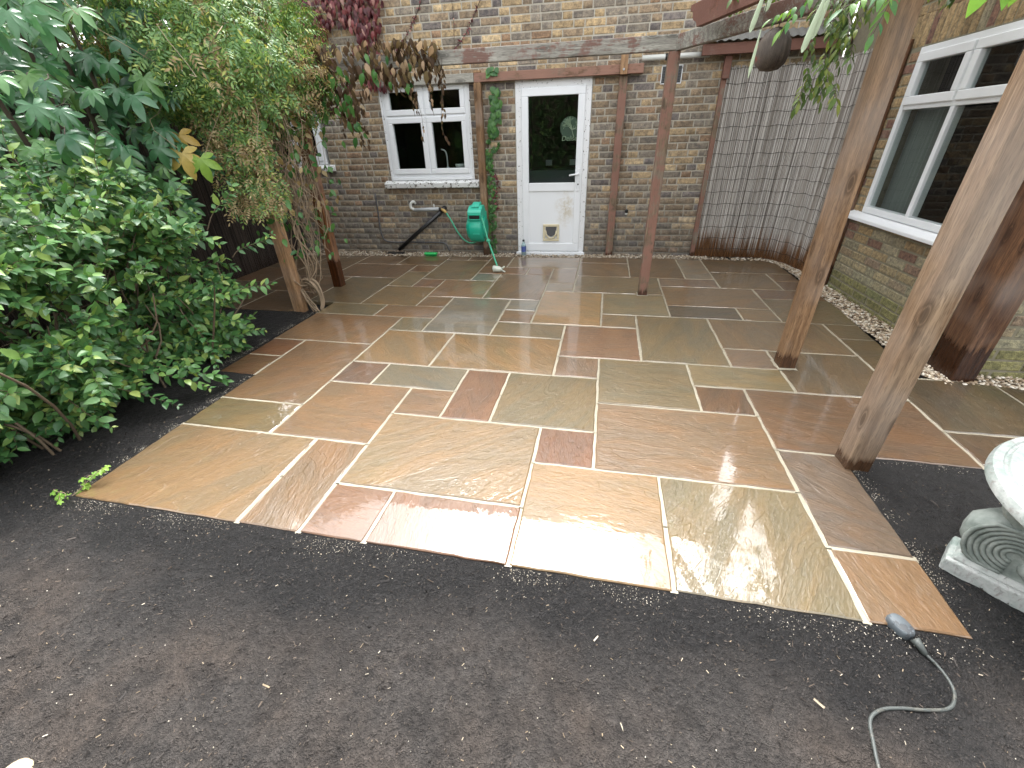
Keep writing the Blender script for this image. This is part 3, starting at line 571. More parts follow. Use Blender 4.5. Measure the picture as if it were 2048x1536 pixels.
for i in range(900):
    x = random.uniform(2.2, 3.3); pts.append((x, random.uniform(2.775 - 0.2 * (x - 2.2) - 0.0, 2.87), random.uniform(-0.028, 0.0)))
for i in range(260):
    x = random.uniform(1.35, 2.3); pts.append((x, random.uniform(5.83, 5.96), random.uniform(-0.03, -0.006)))
o = pebbles('gravel', pts, 0.008, 0.0165, 2); tag(o, 'wet tan pebbles between the patio and the wall on the right', 'gravel', kind='stuff')

# ------------------------------------------------------------------ brick walls
def course_bricks(u0, u1, zlo, zhi, openings, ph=0.0752, seed=1, hdr=0.88):
    rnd = random.Random(seed); out = []; nz = int(round((zhi - zlo) / ph))
    for k in range(nz):
        za = zlo + k * ph; zc = za + ph / 2
        u = u0 - 0.34 + (0.17 if k % 2 else 0.0) + rnd.uniform(-0.02, 0.02); st = rnd.random() < 0.5 or hdr < 0.5
        while u < u1:
            L = 0.218 if st else 0.104; L += rnd.uniform(-0.006, 0.006); iv = [(u, u + L)]; u += L + 0.0125
            st = (not st if rnd.random() < hdr else st) if hdr > 0.5 else rnd.random() > 0.08
            for (a, b_, c, d) in openings:
                if za + ph * 0.6 > c and za + ph * 0.4 < d:
                    nv = []
                    for (p, q) in iv:
                        if q <= a or p >= b_: nv.append((p, q))
                        else:
                            if p < a - 0.01: nv.append((p, a - 0.008))
                            if q > b_ + 0.01: nv.append((b_ + 0.008, q))
                    iv = nv
            for (p, q) in iv:
                p, q = max(p, u0), min(q, u1)
                if q - p > 0.028: out.append(((p + q) / 2, zc, q - p, ph - 0.0125 + rnd.uniform(-0.002, 0.0015)))
    return out
def brick_tmpl(cw, jit=0.0, seed=0):
    r = random.Random(seed); J = lambda: r.uniform(-jit, jit)
    ch = 0.09; fr = [(-0.5 + cw + J(), 0, -0.5 + ch + J()), (0.5 - cw + J(), 0, -0.5 + ch + J()), (0.5 - cw + J(), 0, 0.5 - ch + J()), (-0.5 + cw + J(), 0, 0.5 - ch + J())]
    md = [(-0.5, 0.005, -0.5), (0.5, 0.005, -0.5), (0.5, 0.005, 0.5), (-0.5, 0.005, 0.5)]; bk = [(x, 0.04, z) for x, _, z in md]
    f = [(0, 1, 2, 3)] + [(4 + i, 4 + (i + 1) % 4, (i + 1) % 4, i) for i in range(4)] + [(8 + i, 8 + (i + 1) % 4, 4 + (i + 1) % 4, 4 + i) for i in range(4)]
    return np.array(fr + md + bk), np.array(f)
BT = [brick_tmpl(0.03, 0.012, s) for s in range(4)] + [brick_tmpl(0.055, 0.014, s + 9) for s in range(4)]
BME = []
for i, (tv, tf) in enumerate(BT):
    me = D.meshes.new('brick'); me.from_pydata([tuple(x) for x in tv], [], [tuple(int(q) for q in x) for x in tf]); me.materials.append(M['brick']); BME.append(me)
def lay(parent, bricks, plane, where, pal, keep):
    """plane 'y': wall facing -y at y=where, u=x; plane 'x': wall facing -x at x=where, u=y (mirrored so the outline stays right-handed)"""
    X = []; C = []; T = []; score = []
    for (u, z, wd, h) in bricks:
        yy = random.uniform(-0.0065, -0.0035)
        if plane == 'y': X.append(np.array([[wd, 0, 0, u], [0, 1, 0, where + yy], [0, 0, h, z]]))
        else: X.append(np.array([[0, 1, 0, where + yy], [-wd, 0, 0, u], [0, 0, h, z]]))
        C.append(pal(u, z)); T.append((0 if wd > 0.15 else 4) + random.randrange(4))
        p = proj(X[-1][:, 3]); sc = -1
        if p and -30 < p[0] < 2078 and -20 < p[1] < 1556: sc = wd * h / p[2] ** 2
        score.append(sc)
    order = np.argsort(score)[::-1]; kept = [i for i in order[:keep * 3] if score[i] > 0]
    random.shuffle(kept) if len(kept) > keep * 1.2 else None
    kept = sorted(kept, key=lambda i: -score[i])[:keep]; ks = set(kept)
    for i in kept:
        o = place('brick', BME[T[i]], X[i], parent); o.color = (*C[i], 1)
    Vs, Fs, Cs, off = [], [], [], 0
    for t in range(8):
        ii = [i for i in range(len(X)) if T[i] == t and i not in ks]
        if not ii: continue
        V, F = spread(BT[t][0], BT[t][1], [X[i] for i in ii]); Vs.append(V); Fs.append(F + off); off += len(V)
        Cs.append(np.repeat(np.array([[*C[i], 1] for i in ii]), len(BT[t][0]), 0))
    if Vs:
        o = npmesh('brickwork', np.concatenate(Vs), np.concatenate(Fs), M['brickc'], parent, col=np.concatenate(Cs), origin=ORG[parent.name]); tag(o, kind='stuff')
def cells(mb, u0, u1, z0, z1, ops, plane, a, b_):
    us = sorted({u0, u1, *[q for o in ops for q in o[:2] if u0 < q < u1]}); zs = sorted({z0, z1, *[q for o in ops for q in o[2:] if z0 < q < z1]})
    for i in range(len(us) - 1):
        for k in range(len(zs) - 1):
            uc, zc = (us[i] + us[i + 1]) / 2, (zs[k] + zs[k + 1]) / 2
            if any(o[0] < uc < o[1] and o[2] < zc < o[3] for o in ops): continue
            mb.box(us[i], us[i + 1], a, b_, zs[k], zs[k + 1]) if plane == 'y' else mb.box(a, b_, us[i], us[i + 1], zs[k], zs[k + 1])
YW = 5.99
house = thing('brick_house', (-1.0, 6.1, 0), 'old yellow-brown brick house wall with white back door and window facing the patio', 'house')
OPS = [(-1.01, -0.105, -0.1, 2.0), (-2.73, -1.592, 0.86, 2.05), (-4.5, -3.62, 1.10, 2.2)]
mb = MB(); cells(mb, -5.4, 2.44, -0.1, 5.0, OPS, 'y', YW, 6.22)
wall = mb.build('wall', M['mortar'], house, origin=(-1, YW, -0.1))
def pal_house(u, z):
    r = random.random(); k = random.uniform(0.75, 1.05)
    up = min(1, max(0, (z - 1.6) / 0.6)); low = min(1, max(0, (0.75 - z) / 0.7))
    br, oc, gr, pu, og, ye = srgb(134, 114, 88), srgb(158, 134, 94), srgb(124, 114, 100), srgb(110, 102, 98), srgb(142, 112, 82), srgb(178, 154, 112)
    t = [(0.42 - 0.14 * up, br), (0.10 + 0.18 * up, oc), (0.28 - 0.06 * up, gr), (0.08 + 0.02 * up, pu), (0.07, og), (0.03 + 0.05 * up, ye)]
    s = sum(x[0] for x in t); r *= s
    for wgt, c in t:
        r -= wgt
        if r <= 0: break
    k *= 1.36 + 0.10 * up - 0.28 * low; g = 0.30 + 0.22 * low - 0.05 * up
    m = sum(c) / 3; return tuple((x * (1 - g) + m * g) * k for x in c)
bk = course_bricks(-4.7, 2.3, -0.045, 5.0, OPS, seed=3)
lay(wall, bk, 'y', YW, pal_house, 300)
mb = MB(); mb.prism([(5.62, 4.86), (5.62, 4.94), (8.6, 6.6), (8.6, 6.52)], -5.6, 2.9, 'x'); roof = mb.build('roof', M['tile'], house)
mb = MB(); mb.tube([(-5.6, 5.60, 4.86), (2.9, 5.60, 4.86)], 0.055, 10); mb.build('gutter', M['black'], roof, smooth=True)

ext = thing('brick_extension', (3.0, 4.2, 0), 'yellow brick side wall with a large white window on the right', 'building')
XW = 2.44; WOP = [(3.37, 4.625, 0.70, 1.93)]
mb = MB(); cells(mb, 2.86, 5.96, -0.1, 2.75, WOP, 'x', XW, 2.66)
swall = mb.build('wall', M['mortarext'], ext, origin=(XW, 4.2, -0.1))
def pal_ext(u, z):
    t = [(0.44, srgb(166, 140, 96)), (0.2, srgb(148, 124, 86)), (0.16, srgb(150, 140, 112)), (0.12, srgb(134, 98, 82)), (0.08, srgb(150, 118, 88))]; r = random.random()
    for wgt, c in t:
        r -= wgt
        if r <= 0: break
    low = min(1, max(0, (0.55 - z) / 0.35)); k = random.uniform(0.8, 1.1)
    gcol = srgb(148, 146, 122) if z > 0.17 else srgb(112, 118, 78)
    m = sum(c) / 3; c = tuple(x * 0.78 + m * 0.22 for x in c); return tuple((x * (1 - 0.75 * low) + y * 0.75 * low) * k * 1.08 for x, y in zip(c, gcol))
bk = [x for x in course_bricks(2.86, 4.86, -0.045, 2.7, WOP + [(3.2, 4.8, 1.93, 2.155)], seed=11, hdr=0.1)]
# soldier course over the window
u = 3.21
while u < 4.78: bk.append((u + 0.033, 2.043, 0.064, 0.214)); u += 0.0745
lay(swall, bk, 'x', XW, pal_ext, 300)
mb = MB(); mb.box(2.66, 4.4, 2.865, 3.08, -0.1, 2.75); fwall = mb.build('wall', M['mortarext'], ext, origin=(3.4, 2.865, -0.1))
lay(fwall, course_bricks(2.46, 4.4, -0.045, 2.7, [], seed=17, hdr=0.1), 'y', 2.862, pal_ext, 120)
mb = MB(); mb.box(2.30, 4.6, 2.7, 5.98, 2.752, 2.86); mb.build('roof', M['tile'], ext)

def ring(mb, plane, a0, a1, z0, z1, t, d0, d1, tb=None):
    tb = t if tb is None else tb
    def bx(p, q, r, s): mb.box(p, q, d0, d1, r, s) if plane == 'y' else mb.box(d0, d1, p, q, r, s)
    bx(a0, a1, z0, z0 + tb); bx(a0, a1, z1 - t, z1); bx(a0, a0 + t, z0 + tb, z1 - t); bx(a1 - t, a1, z0 + tb, z1 - t)
    return mb
def slabbox(mb, plane, a0, a1, d0, d1, z0, z1): return mb.box(a0, a1, d0, d1, z0, z1) if plane == 'y' else mb.box(d0, d1, a0, a1, z0, z1)
def window(parent, plane, a0, a1, z0, z1, mull, trans, face, lights, sash=0.052):
    """face: coordinate of the frame's outer face; depth runs away from the garden"""
    loc = ((a0 + a1) / 2, face, z0) if plane == 'y' else (face, (a0 + a1) / 2, z0)
    mb = MB(); ring(mb, plane, a0, a1, z0, z1, 0.05, face, face + 0.07)
    slabbox(mb, plane, mull - 0.022, mull + 0.022, face + 0.002, face + 0.068, z0 + 0.05, trans - 0.02); slabbox(mb, plane, mull - 0.022, mull + 0.022, face + 0.002, face + 0.068, trans + 0.02, z1 - 0.05)
    slabbox(mb, plane, a0 + 0.05, a1 - 0.05, face + 0.001, face + 0.069, trans - 0.02, trans + 0.02)
    win = mb.build('window', M['upvc'], parent, bevel=0.004, origin=loc)
    for (p, q, r, s) in ((a0 + 0.05, mull - 0.022, z0 + 0.05, trans - 0.02), (mull + 0.022, a1 - 0.05, z0 + 0.05, trans - 0.02), (a0 + 0.05, mull - 0.022, trans + 0.02, z1 - 0.05), (mull + 0.022, a1 - 0.05, trans + 0.02, z1 - 0.05)):
        top = r > trans
        if lights == 'all' or top:
            mb = MB(); ring(mb, plane, p + 0.003 - 0.014, q - 0.003 + 0.014, r + 0.003 - 0.012, s - 0.003 + 0.012, sash, face - 0.014, face + 0.045); mb.build('sash', M['upvc'], win, bevel=0.006); g = sash - 0.012
        else: g = 0.012
        mb = MB(); slabbox(mb, plane, p + g, q - g, face + 0.018, face + 0.024, r + g, s - g); mb.build('pane', M['glass'], win)
    return win
# ---- kitchen window
w1 = window(house, 'y', -2.722, -1.600, 0.99, 2.045, -2.165, 1.685, 5.985, 'all', 0.062)
mb = MB(); mb.prism([(5.915, 0.862), (5.905, 0.925), (5.99, 0.955), (6.05, 0.955), (6.05, 0.862)], -2.835, -1.505, 'x'); mb.build('sill', M['sill'], w1, bevel=0.008)
mb = MB(); mb.box(-2.722, -1.600, 5.965, 6.05, 0.955, 0.99); mb.build('sill', M['upvc'], w1, bevel=0.004)
for x in (-2.745, -1.597): MB().box(x, x + 0.022, 5.975, 6.02, 0.955, 2.05).build('render_edge', M['flaky'], w1)
# ---- window half hidden behind the vine
w2 = window(house, 'y', -4.5, -3.66, 1.17, 2.2, -4.08, 1.85, 5.985, 'all', 0.062)
mb = MB(); mb.prism([(5.925, 1.085), (5.915, 1.13), (5.99, 1.165), (6.05, 1.165), (6.05, 1.085)], -4.6, -3.55, 'x'); mb.build('sill', M['sill'], w2, bevel=0.008)
# ---- side window
w3 = window(ext, 'x', 3.375, 4.62, 0.735, 1.925, 4.0, 1.535, 2.425, 'top', 0.06)
mb = MB(); mb.prism([(2.35, 0.672), (2.35, 0.70), (2.44, 0.733), (2.52, 0.733), (2.52, 0.672)], 3.25, 4.80, 'y'); mb.build('sill', M['upvc'], w3, bevel=0.005)
# ---- dim rooms behind the glass
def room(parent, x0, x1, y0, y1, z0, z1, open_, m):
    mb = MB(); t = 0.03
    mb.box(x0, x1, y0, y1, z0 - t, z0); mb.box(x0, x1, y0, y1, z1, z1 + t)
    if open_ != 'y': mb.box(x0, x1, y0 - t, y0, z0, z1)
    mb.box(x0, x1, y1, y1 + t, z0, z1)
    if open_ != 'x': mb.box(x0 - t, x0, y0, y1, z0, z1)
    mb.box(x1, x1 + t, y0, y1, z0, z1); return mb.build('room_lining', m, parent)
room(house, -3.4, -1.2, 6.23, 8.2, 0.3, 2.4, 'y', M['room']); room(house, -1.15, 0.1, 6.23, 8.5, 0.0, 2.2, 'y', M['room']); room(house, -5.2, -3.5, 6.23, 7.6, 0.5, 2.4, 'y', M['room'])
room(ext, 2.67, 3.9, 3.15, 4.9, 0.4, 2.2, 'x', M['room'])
mb = MB(); mb.box(2.56, 2.575, 4.20, 4.61, 0.75, 1.52); mb.build('blind', M['roomlight'], ext)
MB().box(-1.12, 0.08, 7.55, 8.1, 0.0, 0.95).build('cabinet', M['cab'], house)  # added; its colour stands in for the garden reflection in the lower glass
for x in (-0.80, -0.42): MB().box(x, x + 0.10, 7.53, 7.549, 1.02, 1.10).build('socket_plate', M['upvc'], house)
# ---- back door
door = ring(MB(), 'y', -1.008, -0.107, 0.0, 1.998, 0.085, 5.972, 6.07, 0.045).build('door', M['flaky'], house, bevel=0.004, origin=(-0.56, 5.99, 0))
mb = MB(); mb.box(-1.03, -0.09, 5.935, 5.975, -0.02, 0.028); mb.build('threshold', M['upvc'], door, bevel=0.004)
mb = ring(MB(), 'y', -0.934, -0.176, 0.047, 1.914, 0.082, 5.955, 6.02, 0.10); mb.box(-0.852, -0.258, 5.955, 6.02, 0.80, 0.90); mb.build('leaf_frame', M['upvc'], door, bevel=0.006)
mb = MB(); mb.box(-0.852, -0.258, 5.978, 5.985, 0.90, 1.832); mb.build('pane', M['glass'], door)
mb = MB(); mb.box(-0.852, -0.258, 5.966, 6.0, 0.147, 0.80); mb.build('panel', M['panel'], door)
mb = ring(MB(), 'y', -0.660, -0.440, 0.178, 0.396, 0.032, 5.945, 5.966, 0.034); cf = mb.build('cat_flap', M['cream'], door, bevel=0.006)
hp = [(-0.62, 0.372), (-0.48, 0.372), (-0.48, 0.30), (-0.505, 0.255), (-0.55, 0.235), (-0.595, 0.255), (-0.62, 0.30)]
mb = MB(); mb.prism(hp, 5.950, 5.960, 'y'); mb.build('flap', M['smoke'], cf)
mb = MB(); mb.tube([(-0.625, 5.945, 0.315), (-0.615, 5.945, 0.26), (-0.58, 5.945, 0.222), (-0.55, 5.945, 0.215), (-0.52, 5.945, 0.222), (-0.485, 5.945, 0.26), (-0.475, 5.945, 0.315)], 0.012, 6); mb.build('surround', M['cream'], cf, smooth=True)
mb = MB(); mb.box(-0.235, -0.20, 5.945, 5.956, 0.80, 1.06); hd = mb.build('handle_plate', M['upvc'], door, bevel=0.005)
mb = MB(); mb.tube([(-0.217, 5.95, 1.0), (-0.217, 5.915, 1.0), (-0.235, 5.908, 0.998), (-0.33, 5.908, 0.985)], 0.011, 8); mb.build('handle', M['upvc'], hd, smooth=True)
mb = MB(); mb.lathe([(0.009, 0), (0.009, 0.006)], (-0.217, 5.939, 0.88), 12, 'y'); mb.build('keyhole', M['black'], hd)
# sticker of a tree with lettering, inside the door glass
sc_ = thing  # (the sticker is flat print: thin pieces behind the pane)
mb = MB(); cx, cz = -0.345, 1.50
mb.lathe([(0.118, 0.0), (0.118, 0.001)], (cx, 5.990, cz), 40, 'y'); stk = mb.build('sticker', M['sticker2'], door)
mb = MB(); rs_ = random.Random(5)
def branch(p, a, L, r, dep):
    q = (p[0] + math.cos(a) * L, p[1] + math.sin(a) * L)
    if math.hypot(q[0] - cx, q[1] - cz) > 0.116: return
    mb.tube([(p[0], 5.9875, p[1]), (q[0], 5.9875, q[1])], r, 4)
    if dep:
        for k in range(rs_.choice((2, 3))): branch(q, a + rs_.uniform(-0.9, 0.9), L * rs_.uniform(0.6, 0.85), r * 0.75, dep - 1)
for k in range(7): branch((cx + 0.02, cz - 0.02), rs_.uniform(-0.3, 3.6), 0.05, 0.0035, 3)
branch((cx + 0.05, cz - 0.10), 1.9, 0.08, 0.004, 1)
mb.build('tree_print', M['sticker'], stk)
cu = D.curves.new('lettering', 'FONT'); cu.body = 'Delisea'; cu.size = 0.075; cu.extrude = 0.0008; cu.align_x = 'CENTER'; cu.shear = 0.2
to = D.objects.new('lettering_curve', cu); COL.objects.link(to); bpy.context.view_layer.update()
lm = D.meshes.new_from_object(to.evaluated_get(bpy.context.evaluated_depsgraph_get())); D.objects.remove(to)
lm.transform(Matrix.Rotation(math.pi / 2, 4, 'X')); lm.materials.clear(); lm.materials.append(M['sticker'])
link('lettering', lm, (cx + 0.01, 5.986, cz - 0.135), stk)
# ---- air brick
mb = ring(MB(), 'y', 0.645, 0.868, 1.885, 2.055, 0.008, 5.974, 5.99); vent = mb.build('air_vent', M['flaky'], house)
mb = MB(); mb.box(0.653, 0.860, 5.982, 5.99, 1.893, 2.047); mb.build('backing', M['black'], vent)
for i in range(9):
    mb = MB(); mb.box(0.66 + i * 0.023, 0.667 + i * 0.023, 5.976, 5.983, 1.893, 2.047); mb.build('bar', M['smoke'], vent)
for i in range(6):
    mb = MB(); mb.box(0.653, 0.860, 5.9765, 5.9825, 1.905 + i * 0.026, 1.911 + i * 0.026); mb.build('bar', M['smoke'], vent)

# ------------------------------------------------------------------ pergola
perg = thing('timber_pergola', (0.2, 3.4, 0), 'brown timber pergola with square posts and a weathered crossbeam spanning the patio', 'pergola')
def post(parent, x0, x1, y0, y1, z0, z1, mat, label=None, bev=0.006):
    mb = MB(); n = 9
    for i in range(n):      # several courses so the timber can be a touch out of true
        pass
    dx, dy = random.uniform(-0.004, 0.004), random.uniform(-0.004, 0.004)
    mb.add([(x0, y0, z0), (x1, y0, z0), (x1, y1, z0), (x0, y1, z0), (x0 + dx, y0 + dy, z1), (x1 + dx, y0 + dy, z1), (x1 + dx, y1 + dy, z1), (x0 + dx, y1 + dy, z1)],
           [(0, 3, 2, 1), (4, 5, 6, 7), (0, 1, 5, 4), (1, 2, 6, 5), (2, 3, 7, 6), (3, 0, 4, 7)])
    o = mb.build('post', mat, parent, bevel=bev, seg=3); tag(o, label); return o
def collar(x0, x1, y0, y1):
    mb = MB(); q = 0.014
    per = []
    for (a, b_, c, d) in ((x0, y0, x1, y0), (x1, y0, x1, y1), (x1, y1, x0, y1), (x0, y1, x0, y0)):
        for i in range(5): t = i / 5; per.append((a + (c - a) * t, b_ + (d - b_) * t))
    cxx, cyy = (x0 + x1) / 2, (y0 + y1) / 2; out = [(cxx + (p - cxx) * (1 + random.uniform(0.12, 0.4)), cyy + (r - cyy) * (1 + random.uniform(0.12, 0.4))) for p, r in per]
    n = len(per); mb.add([(p, r, 0.006) for p, r in per] + [(p, r, 0.0015) for p, r in out], [(i, (i + 1) % n, n + (i + 1) % n, n + i) for i in range(n)]); mb.build('mortar_collar', M['joint'], perg)
post(perg, 1.258, 1.363, 1.765, 1.870, -0.05, 2.10, M['postgrey'], 'faded brown post nearest the stone table')
post(perg, 1.312, 1.412, 2.79, 2.90, -0.05, 2.02, M['post'], 'knotty brown post with a dark wet foot in the middle of the right side')
post(perg, 2.300, 2.434, 2.755, 2.985, -0.05, 2.3, M['postdark'], 'dark brown post against the corner of the side wall')
post(perg, 0.497, 0.583, 4.255, 4.345, -0.02, 1.955, M['postred'], 'peeling red-stained post standing right of the door')
post(perg, -2.872, -2.772, 4.262, 4.362, -0.02, 1.96, M['postorange'], 'wet orange-brown post under the vine')
post(perg, -2.895, -2.800, 3.545, 3.645, -0.06, 1.96, M['posttan'], 'pale tan post at the edge of the soil under the vine')
collar(0.497, 0.583, 4.255, 4.345); collar(1.312, 1.412, 2.79, 2.90)
MB().box(-2.9, 0.575, 4.252, 4.300, 1.957, 2.058).build('beam', M['beam'], perg, bevel=0.006)
MB().bar((0.535, 4.32, 2.005), (1.42, 2.77, 2.005), 0.048, 0.102).build('beam', M['beam'], perg, bevel=0.006)
MB().box(-2.925, -2.875, 3.3, 4.6, 1.90, 1.99).build('beam', M['posttan'], perg, bevel=0.006)
MB().box(1.29, 1.34, 0.9, 2.78, 2.062, 2.162).build('beam', M['beam'], perg, bevel=0.006)
# rafters with an ogee tail lying over the angled beam
def rafter(a, b_, z0):
    a, b_ = Vector(a), Vector(b_); L = (b_ - a).length; d = (b_ - a) / L; sd = Vector((-d.y, d.x, 0))
    prof = [(0.0, 0.135), (0.0, 0.10), (0.025, 0.098), (0.035, 0.085), (0.04, 0.06), (0.06, 0.042), (0.085, 0.034), (0.10, 0.018), (0.108, 0.0), (L, 0.0), (L, 0.135)]
    mb = MB(); vs = []
    for s_ in (-0.022, 0.022):
        for u, z in prof: p = a + d * u + sd * s_; vs.append((p.x, p.y, z0 + z))
    n = len(prof); mb.add(vs, [tuple(range(n))[::-1], tuple(range(n, 2 * n))] + [(i, (i + 1) % n, n + (i + 1) % n, n + i) for i in range(n)])
    mb.build('rafter', M['beamred'], perg, bevel=0.003)
rafter((0.585, 3.93, 0), (1.45, 1.6, 0), 2.018)
# ---- wall plate and uprights fixed to the house
fr = thing('wall_frame', (-0.6, 5.92, 0), 'red-brown timber rail above the door on slim uprights fixed to the wall', 'timber frame')
MB().box(-1.487, 0.445, 5.895, 5.965, 1.992, 2.080).build('rail', M['plankred'], fr, bevel=0.004)
o = MB().box(-2.75, -1.491, 5.893, 5.963, 1.995, 2.083).build('rail', M['plankgrey'], fr, bevel=0.004); tag(o, 'grey painted rail over the kitchen window')
o = post(fr, -1.492, -1.405, 5.88, 5.965, -0.02, 1.988, M['post'], 'brown post carrying the hose reel')
MB().box(-1.49, -1.41, 5.90, 5.96, 2.084, 2.105).build('packer', M['posttan'], fr)
post(fr, 0.195, 0.285, 5.925, 5.985, -0.02, 1.988, M['postred'], 'slim red-stained upright right of the door')
MB().box(0.190, 0.268, 5.858, 5.892, 1.985, 2.18).build('bracket', M['posttan'], fr, bevel=0.003)
MB().lathe([(0.012, 0), (0.010, -0.006)], (0.228, 5.856, 2.03), 10, 'y').build('bolt', M['greymetal'], fr)

# ------------------------------------------------------------------ lean-to roof edge in the corner, pipes
lt = thing('lean_to_roof', (1.7, 5.85, 2.0), 'red-brown fascia with a corrugated sheet roof above the reed screen', 'roof')
MB().box(1.02, 2.42, 5.83, 5.875, 2.105, 2.20).build('fascia', M['beamred'], lt, bevel=0.004)
MB().box(1.275, 1.345, 5.89, 5.955, 1.90, 2.104).build('prop', M['beamred'], lt, bevel=0.004)
mb = MB(); n = 90; vs = []
for k, (y, z) in enumerate(((5.80, 2.215), (5.98, 2.30))):
    for i in range(n + 1): vs.append((1.0 + 1.44 * i / n, y, z + 0.007 * math.sin(i * 2 * math.pi / 5)))
m = len(vs); vs += [(a, b_, c + 0.004) for a, b_, c in vs]
fs = [(i, i + 1, n + 2 + i, n + 1 + i) for i in range(n)] + [(m + i, m + n + 1 + i, m + n + 2 + i, m + i + 1) for i in range(n)] + [(i, m + i, m + i + 1, i + 1) for i in range(n)]
mb.add(vs, fs); mb.build('corrugated_sheet', M['sheet'], lt)
pw = thing('waste_pipe', (0.6, 5.9, 2.1), 'short white overflow pipe below the crossbeam end', 'pipe')
MB().tube([(0.42, 5.93, 2.125), (1.12, 5.93, 2.125)], 0.026, 12).build('pipe', M['pipewhite'], pw, smooth=True)
MB().tube([(0.66, 5.93, 2.125), (0.78, 5.93, 2.125)], 0.032, 12).build('coupler', M['black'], pw, smooth=True)
# diagonal black waste pipe to the drain
wp = thing('waste_pipe', (-2.4, 5.93, 0), 'black diagonal waste pipe running from the wall down to the drain', 'pipe')
MB().tube([(-2.045, 5.94, 0.585), (-2.78, 5.925, 0.045)], 0.027, 12).build('pipe', M['black'], wp, smooth=True)
MB().tube([(-2.035, 5.995, 0.60), (-2.035, 5.96, 0.60), (-2.042, 5.942, 0.588), (-2.075, 5.94, 0.562)], [0.034, 0.036, 0.036, 0.033], 12).build('elbow', M['black'], wp, smooth=True)
dr = MB().box(-2.95, -2.70, 5.835, 5.955, -0.03, 0.010).build('drain_cover', M['black'], bevel=0.006); tag(dr, 'low black plastic drain surround in the gravel under the waste pipe', 'drain cover')
cb_ = MB().tube(smoothpath([(-3.026, 5.975, 0.80), (-3.035, 5.975, 0.52), (-3.04, 5.975, 0.28), (-2.965, 5.975, 0.15), (-2.61, 5.975, 0.144), (-2.23, 5.975, 0.141), (-2.08, 5.975, 0.128), (-2.02, 5.975, 0.02)], 5), 0.010, 6).build('wall_cable', M['smoke'], smooth=True)
tag(cb_, 'grey-black cable clipped low along the brick wall', 'cable')
# garden tap with lagged pipe
tp = thing('garden_tap', (-2.2, 5.93, 0.6), 'outdoor tap with a grey lagged pipe and brass hose connector', 'tap')
MB().tube(smoothpath([(-2.455, 5.985, 0.665), (-2.47, 5.945, 0.69), (-2.505, 5.935, 0.66), (-2.50, 5.93, 0.61), (-2.45, 5.93, 0.588)], 5), 0.019, 10).build('bend', M['pipewhite'], tp, smooth=True)
MB().tube([(-2.46, 5.93, 0.588), (-2.10, 5.93, 0.600)], 0.022, 12).build('pipe', M['greymetal'], tp, smooth=True)
MB().tube([(-2.10, 5.93, 0.600), (-2.06, 5.93, 0.60)], 0.017, 10).build('tap_body', M['black'], tp, smooth=True)
MB().tube([(-2.17, 5.93, 0.618), (-2.165, 5.925, 0.66)], [0.012, 0.008], 8).build('tap_lever', M['pipewhite'], tp, smooth=True)
MB().tube([(-2.06, 5.92, 0.60), (-2.035, 5.915, 0.585), (-2.005, 5.91, 0.565), (-1.995, 5.91, 0.548)], [0.014, 0.02, 0.02, 0.014], 10).build('connector', M['brass'], tp, smooth=True)
wt = thing('wall_hook', (0.42, 5.97, 0.53), 'tiny black and white cable gland on the bricks right of the door', 'hook')
MB().lathe([(0.022, 0), (0.022, -0.02), (0.012, -0.03)], (0.42, 5.985, 0.555), 12, 'y').build('gland', M['black'], wt)
MB().box(0.405, 0.435, 5.96, 5.985, 0.515, 0.53).build('plate', M['pipewhite'], wt)

# ------------------------------------------------------------------ hose reel on its post
hr = thing('hose_reel', (-1.50, 5.75, 0.2), 'green wall-mounted hose reel on the post beside the kitchen window', 'hose reel')
cx, cy, cz = -1.515, 5.735, 0.385
MB().lathe([(0.09, -0.105), (0.15, -0.10), (0.172, -0.085), (0.178, -0.06), (0.178, 0.06), (0.172, 0.085), (0.15, 0.10), (0.09, 0.105)], (cx, cy, cz), 32, 'x').build('drum', M['green'], hr, auto=50)
MB().prism([(5.60, 0.46), (5.585, 0.60), (5.61, 0.625), (5.70, 0.668), (5.80, 0.668), (5.86, 0.61), (5.86, 0.40), (5.70, 0.44)], cx - 0.092, cx + 0.092, 'x').build('housing', M['greenlight'], hr, bevel=0.014, seg=3)
MB().prism([(5.64, 0.655), (5.76, 0.700), (5.82, 0.700), (5.84, 0.66), (5.76, 0.64)], cx - 0.05, cx + 0.05, 'x').build('carry_handle', M['greenlight'], hr, bevel=0.008)
MB().box(cx - 0.065, cx + 0.075, 5.578, 5.60, 0.520, 0.562).build('hose_slot', M['black'], hr)
ring(MB(), 'y', cx - 0.08, cx + 0.088, 0.505, 0.577, 0.014, 5.572, 5.592).build('slot_frame', M['green'], hr, bevel=0.004)
for sgn in (-1, 1):
    MB().lathe([(0.135, 0), (0.130, sgn * 0.016), (0.06, sgn * 0.022)], (cx + sgn * 0.104, cy, cz), 28, 'x').build('side_cover', M['green'], hr, auto=40)
MB().box(cx - 0.02, cx + 0.065, 5.553, 5.562, 0.335, 0.343).build('badge_line', M['greenlight'], hr)
MB().box(cx + 0.03, cx + 0.10, 5.84, 5.885, 0.30, 0.58).build('bracket', M['green'], hr, bevel=0.004)
hs_ = thing('hose', (-1.7, 5.85, 0.15), 'green supply hose sagging between the tap and the hose reel', 'hose')
MB().tube(smoothpath([(-1.994, 5.91, 0.55), (-1.93, 5.89, 0.46), (-1.84, 5.86, 0.31), (-1.75, 5.85, 0.205), (-1.65, 5.84, 0.165), (-1.55, 5.82, 0.20), (-1.50, 5.80, 0.26)], 6), 0.0105, 8).build('tube', M['hose'], hs_, smooth=True)
h2 = thing('hose', (-1.25, 5.3, 0.0), 'green hose pulled taut from the reel slot down to the spray gun', 'hose')
